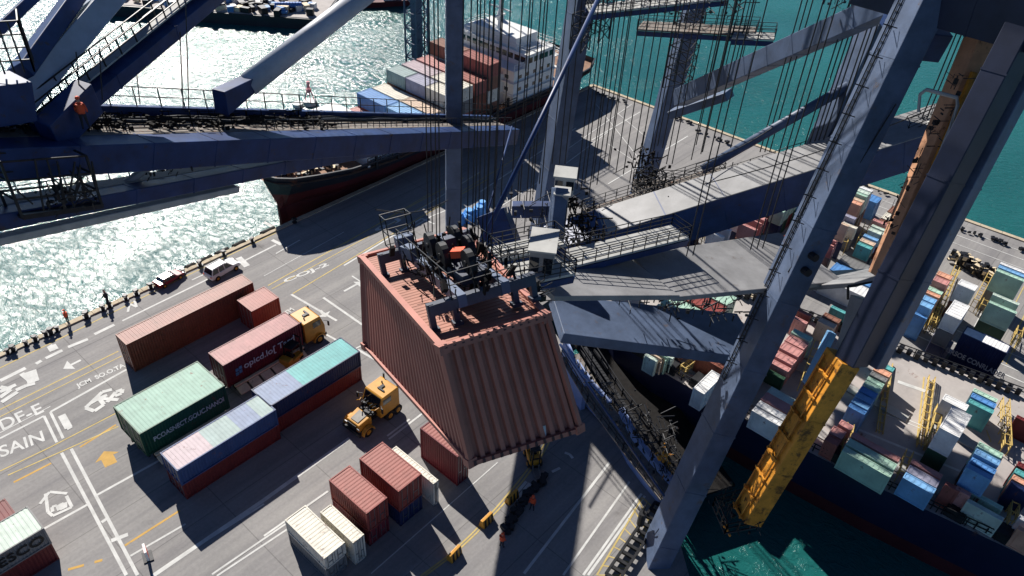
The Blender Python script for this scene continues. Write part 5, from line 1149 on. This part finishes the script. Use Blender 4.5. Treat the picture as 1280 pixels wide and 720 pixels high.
M0, M1 = K0 + sG * 2.5 + zu * .5, K1 + sG * 1.2 + zu * .3
beam('rear_rail_beam', M0.lerp(M1, .12), M1, .6, 1.1, zu, navy, LB, h2=.7, bands=4)
mb = MB(); railing(mb, [M0 + zu * .6, M1 + zu * .4], 1.5, .035, 2.0, zu, (1, .5)); wbuild(mb, 'railing', dark, LB)
mb = MB(); railing(mb, [G0.lerp(G1, .35) + zu * 1.4, G1 + zu * 1.4], .9, .025, .9, zu, (1,)); wbuild(mb, 'railing', dark, LB)
mb = MB(); railing(mb, [H0 + zu * .8 + sG * 1.0, H0.lerp(H1, .6) + zu * .8 + sG * 1.0], 1.3, .035, 1.6, zu, (1, .5)); mb.bar(H0 + sG * 1.3 + zu * .5, H0.lerp(H1, .6) + sG * 1.2 + zu * .5, 1.2, .1); wbuild(mb, 'lower_walkway', pale, LB)
mb = MB()
for k in (.5, 1.2): mb.tube([K0.lerp(K1, i / 30) + zu * (.35 + .1 * math.sin(i * 1.7)) + sG * k for i in range(31)], .16, 6)
wbuild(mb, 'pipe', dark, LB)
random.seed(15)
mb = MB()
for i in range(420):
    t = random.random() ** 1.2 * .5; p = K0.lerp(K1, t) + sG * random.uniform(-1.6, 1.8); s = random.random()
    if s < .25: mb.boxc(p + zu * random.uniform(.1, .6), (random.uniform(.05, .5), random.uniform(.05, .3), random.uniform(.05, .4)), random.random() * 3)
    elif s < .55: mb.tube([p, p + zu * random.uniform(.5, 1.4)], random.uniform(.02, .05), 5)
    elif s < .85: q = zu * random.uniform(.1, 1.1); mb.tube([p + q, p + q + dG * random.uniform(.6, 3.0)], random.uniform(.03, .07), 5)
    else: mb.tube([p + zu * .4 - sG * .3, p + zu * .4 + sG * .3], random.uniform(.08, .2), 8)
wbuild(mb, 'winch_machinery', blackm, LB)
for a, b, D0, D1, w_, h_ in (((150, -20), (5, 150), 66, 57, 2.4, 1.5), ((98, -10), (25, 92), 64, 57, 1.3, 1.0), ((60, -20), (-20, 55), 70, 64, .7, .7)):
    beam('brace', W(*a, D0), W(*b, D1), w_, h_, V((-.15, .5, .9)), stayg if w_ > 2 else navy, LB, bands=0)
X0, X1 = W(275, -15, 68), W(52, 168, 57); beam('stair_brace', X0, X1, 1.1, 1.5, NL, navy, LB, bands=5)
dX = (X1 - X0).normalized(); uX = (zu - dX * zu.dot(dX)).normalized(); sX = dX.cross(uX).normalized()
if (RM.transposed() @ sX).x > 0: sX = -sX
mb = MB(); mb.bar(X0 + uX * .85 + sX * .3, X1 + uX * .85 + sX * .3, .9, .12, uX); wbuild(mb, 'stair_tread', pale, LB)
mb = MB()
for q in (.75, -.15): railing(mb, [X0 + uX * .9 + sX * q, X1 + uX * .9 + sX * q], 1.1, .04, 1.5, uX, (1, .5))
wbuild(mb, 'stair_railing', dark, LB)
beam('pedestal', W(60, 172, 56), W(112, 120, 58), 2.4, 1.2, NL, navy, LB, bands=0)
beam('hub_box', W(-30, 128, 55), W(30, 120, 56), 2.5, 2.4, zu, navy, LB, bands=0)
mb = MB(); P_ = W(5, 95, 55); railing(mb, [P_ + V((-3, 2, 0)), P_ + V((1.5, -.5, 0)), P_ + V((2.2, 1.4, 0))], 3.0, .04, .5, zu, (1, .75, .5, .25)); wbuild(mb, 'cage_railing', dark, LB)
mb = MB(); mb.tube([W(480, -25, 73), W(310, 106, 69)], .85, 16, .95); wbuild(mb, 'round_stay', stayg, LB, smooth=True)
beam('stay_foot', W(312, 104, 69), W(275, 128, 66), 1.2, 1.2, NL, navy, LB, w2=2.0, bands=0)
mb = MB(); P_ = W(50, 262, 53)
a4 = [W(28, 272, 53), W(128, 258, 56), W(128, 258, 56) + sG * 1.5, W(28, 272, 53) + sG * 1.5]
for p in a4: mb.bar(p, p + zu * 3.6, .14)
for z in (0, 1.2, 2.4, 3.6):
    for i in range(4): mb.bar(a4[i] + zu * z, a4[(i + 1) % 4] + zu * z, .1)
for i in range(16): p = a4[0].lerp(a4[1], random.random()); mb.bar(p + zu * random.random(), p + V((random.uniform(-1, 1), 0, random.uniform(1.5, 3.5))), .09)
mb.bar(a4[0] + sG * .7, a4[1] + sG * .7, 1.5, .3); wbuild(mb, 'service_cage', dark, LB)
clutter('cage_machinery', (60, 262), (120, 255), 53.5, 56, .4, 60, dark, LB, 1.2); clutter('girder_machinery', (185, 222), (240, 205), 60, 62, .4, 50, dark, LB, .8)
mb = MB(); mb.tube([W(152, 232, 60), W(200, 200, 61)], .28, 8); wbuild(mb, 'short_strut', pale, LB)
for x, y0_, y1_, D in ((232, 0, 135, 63), (225, 40, 135, 62), (124, 58, 125, 58), (95, 65, 110, 58), (171, 92, 130, 60)):
    mb = MB(); mb.tube([W(x, y0_, D), W(x + 4, y1_, D - 1)], .04, 5); wbuild(mb, 'antenna_rod', dark, LB)
P_ = W(108, 160, 56.5); person('worker in orange standing among the winches on the navy boom', (P_.x, P_.y, P_.z - .1), 1.0, orange, 1.2)
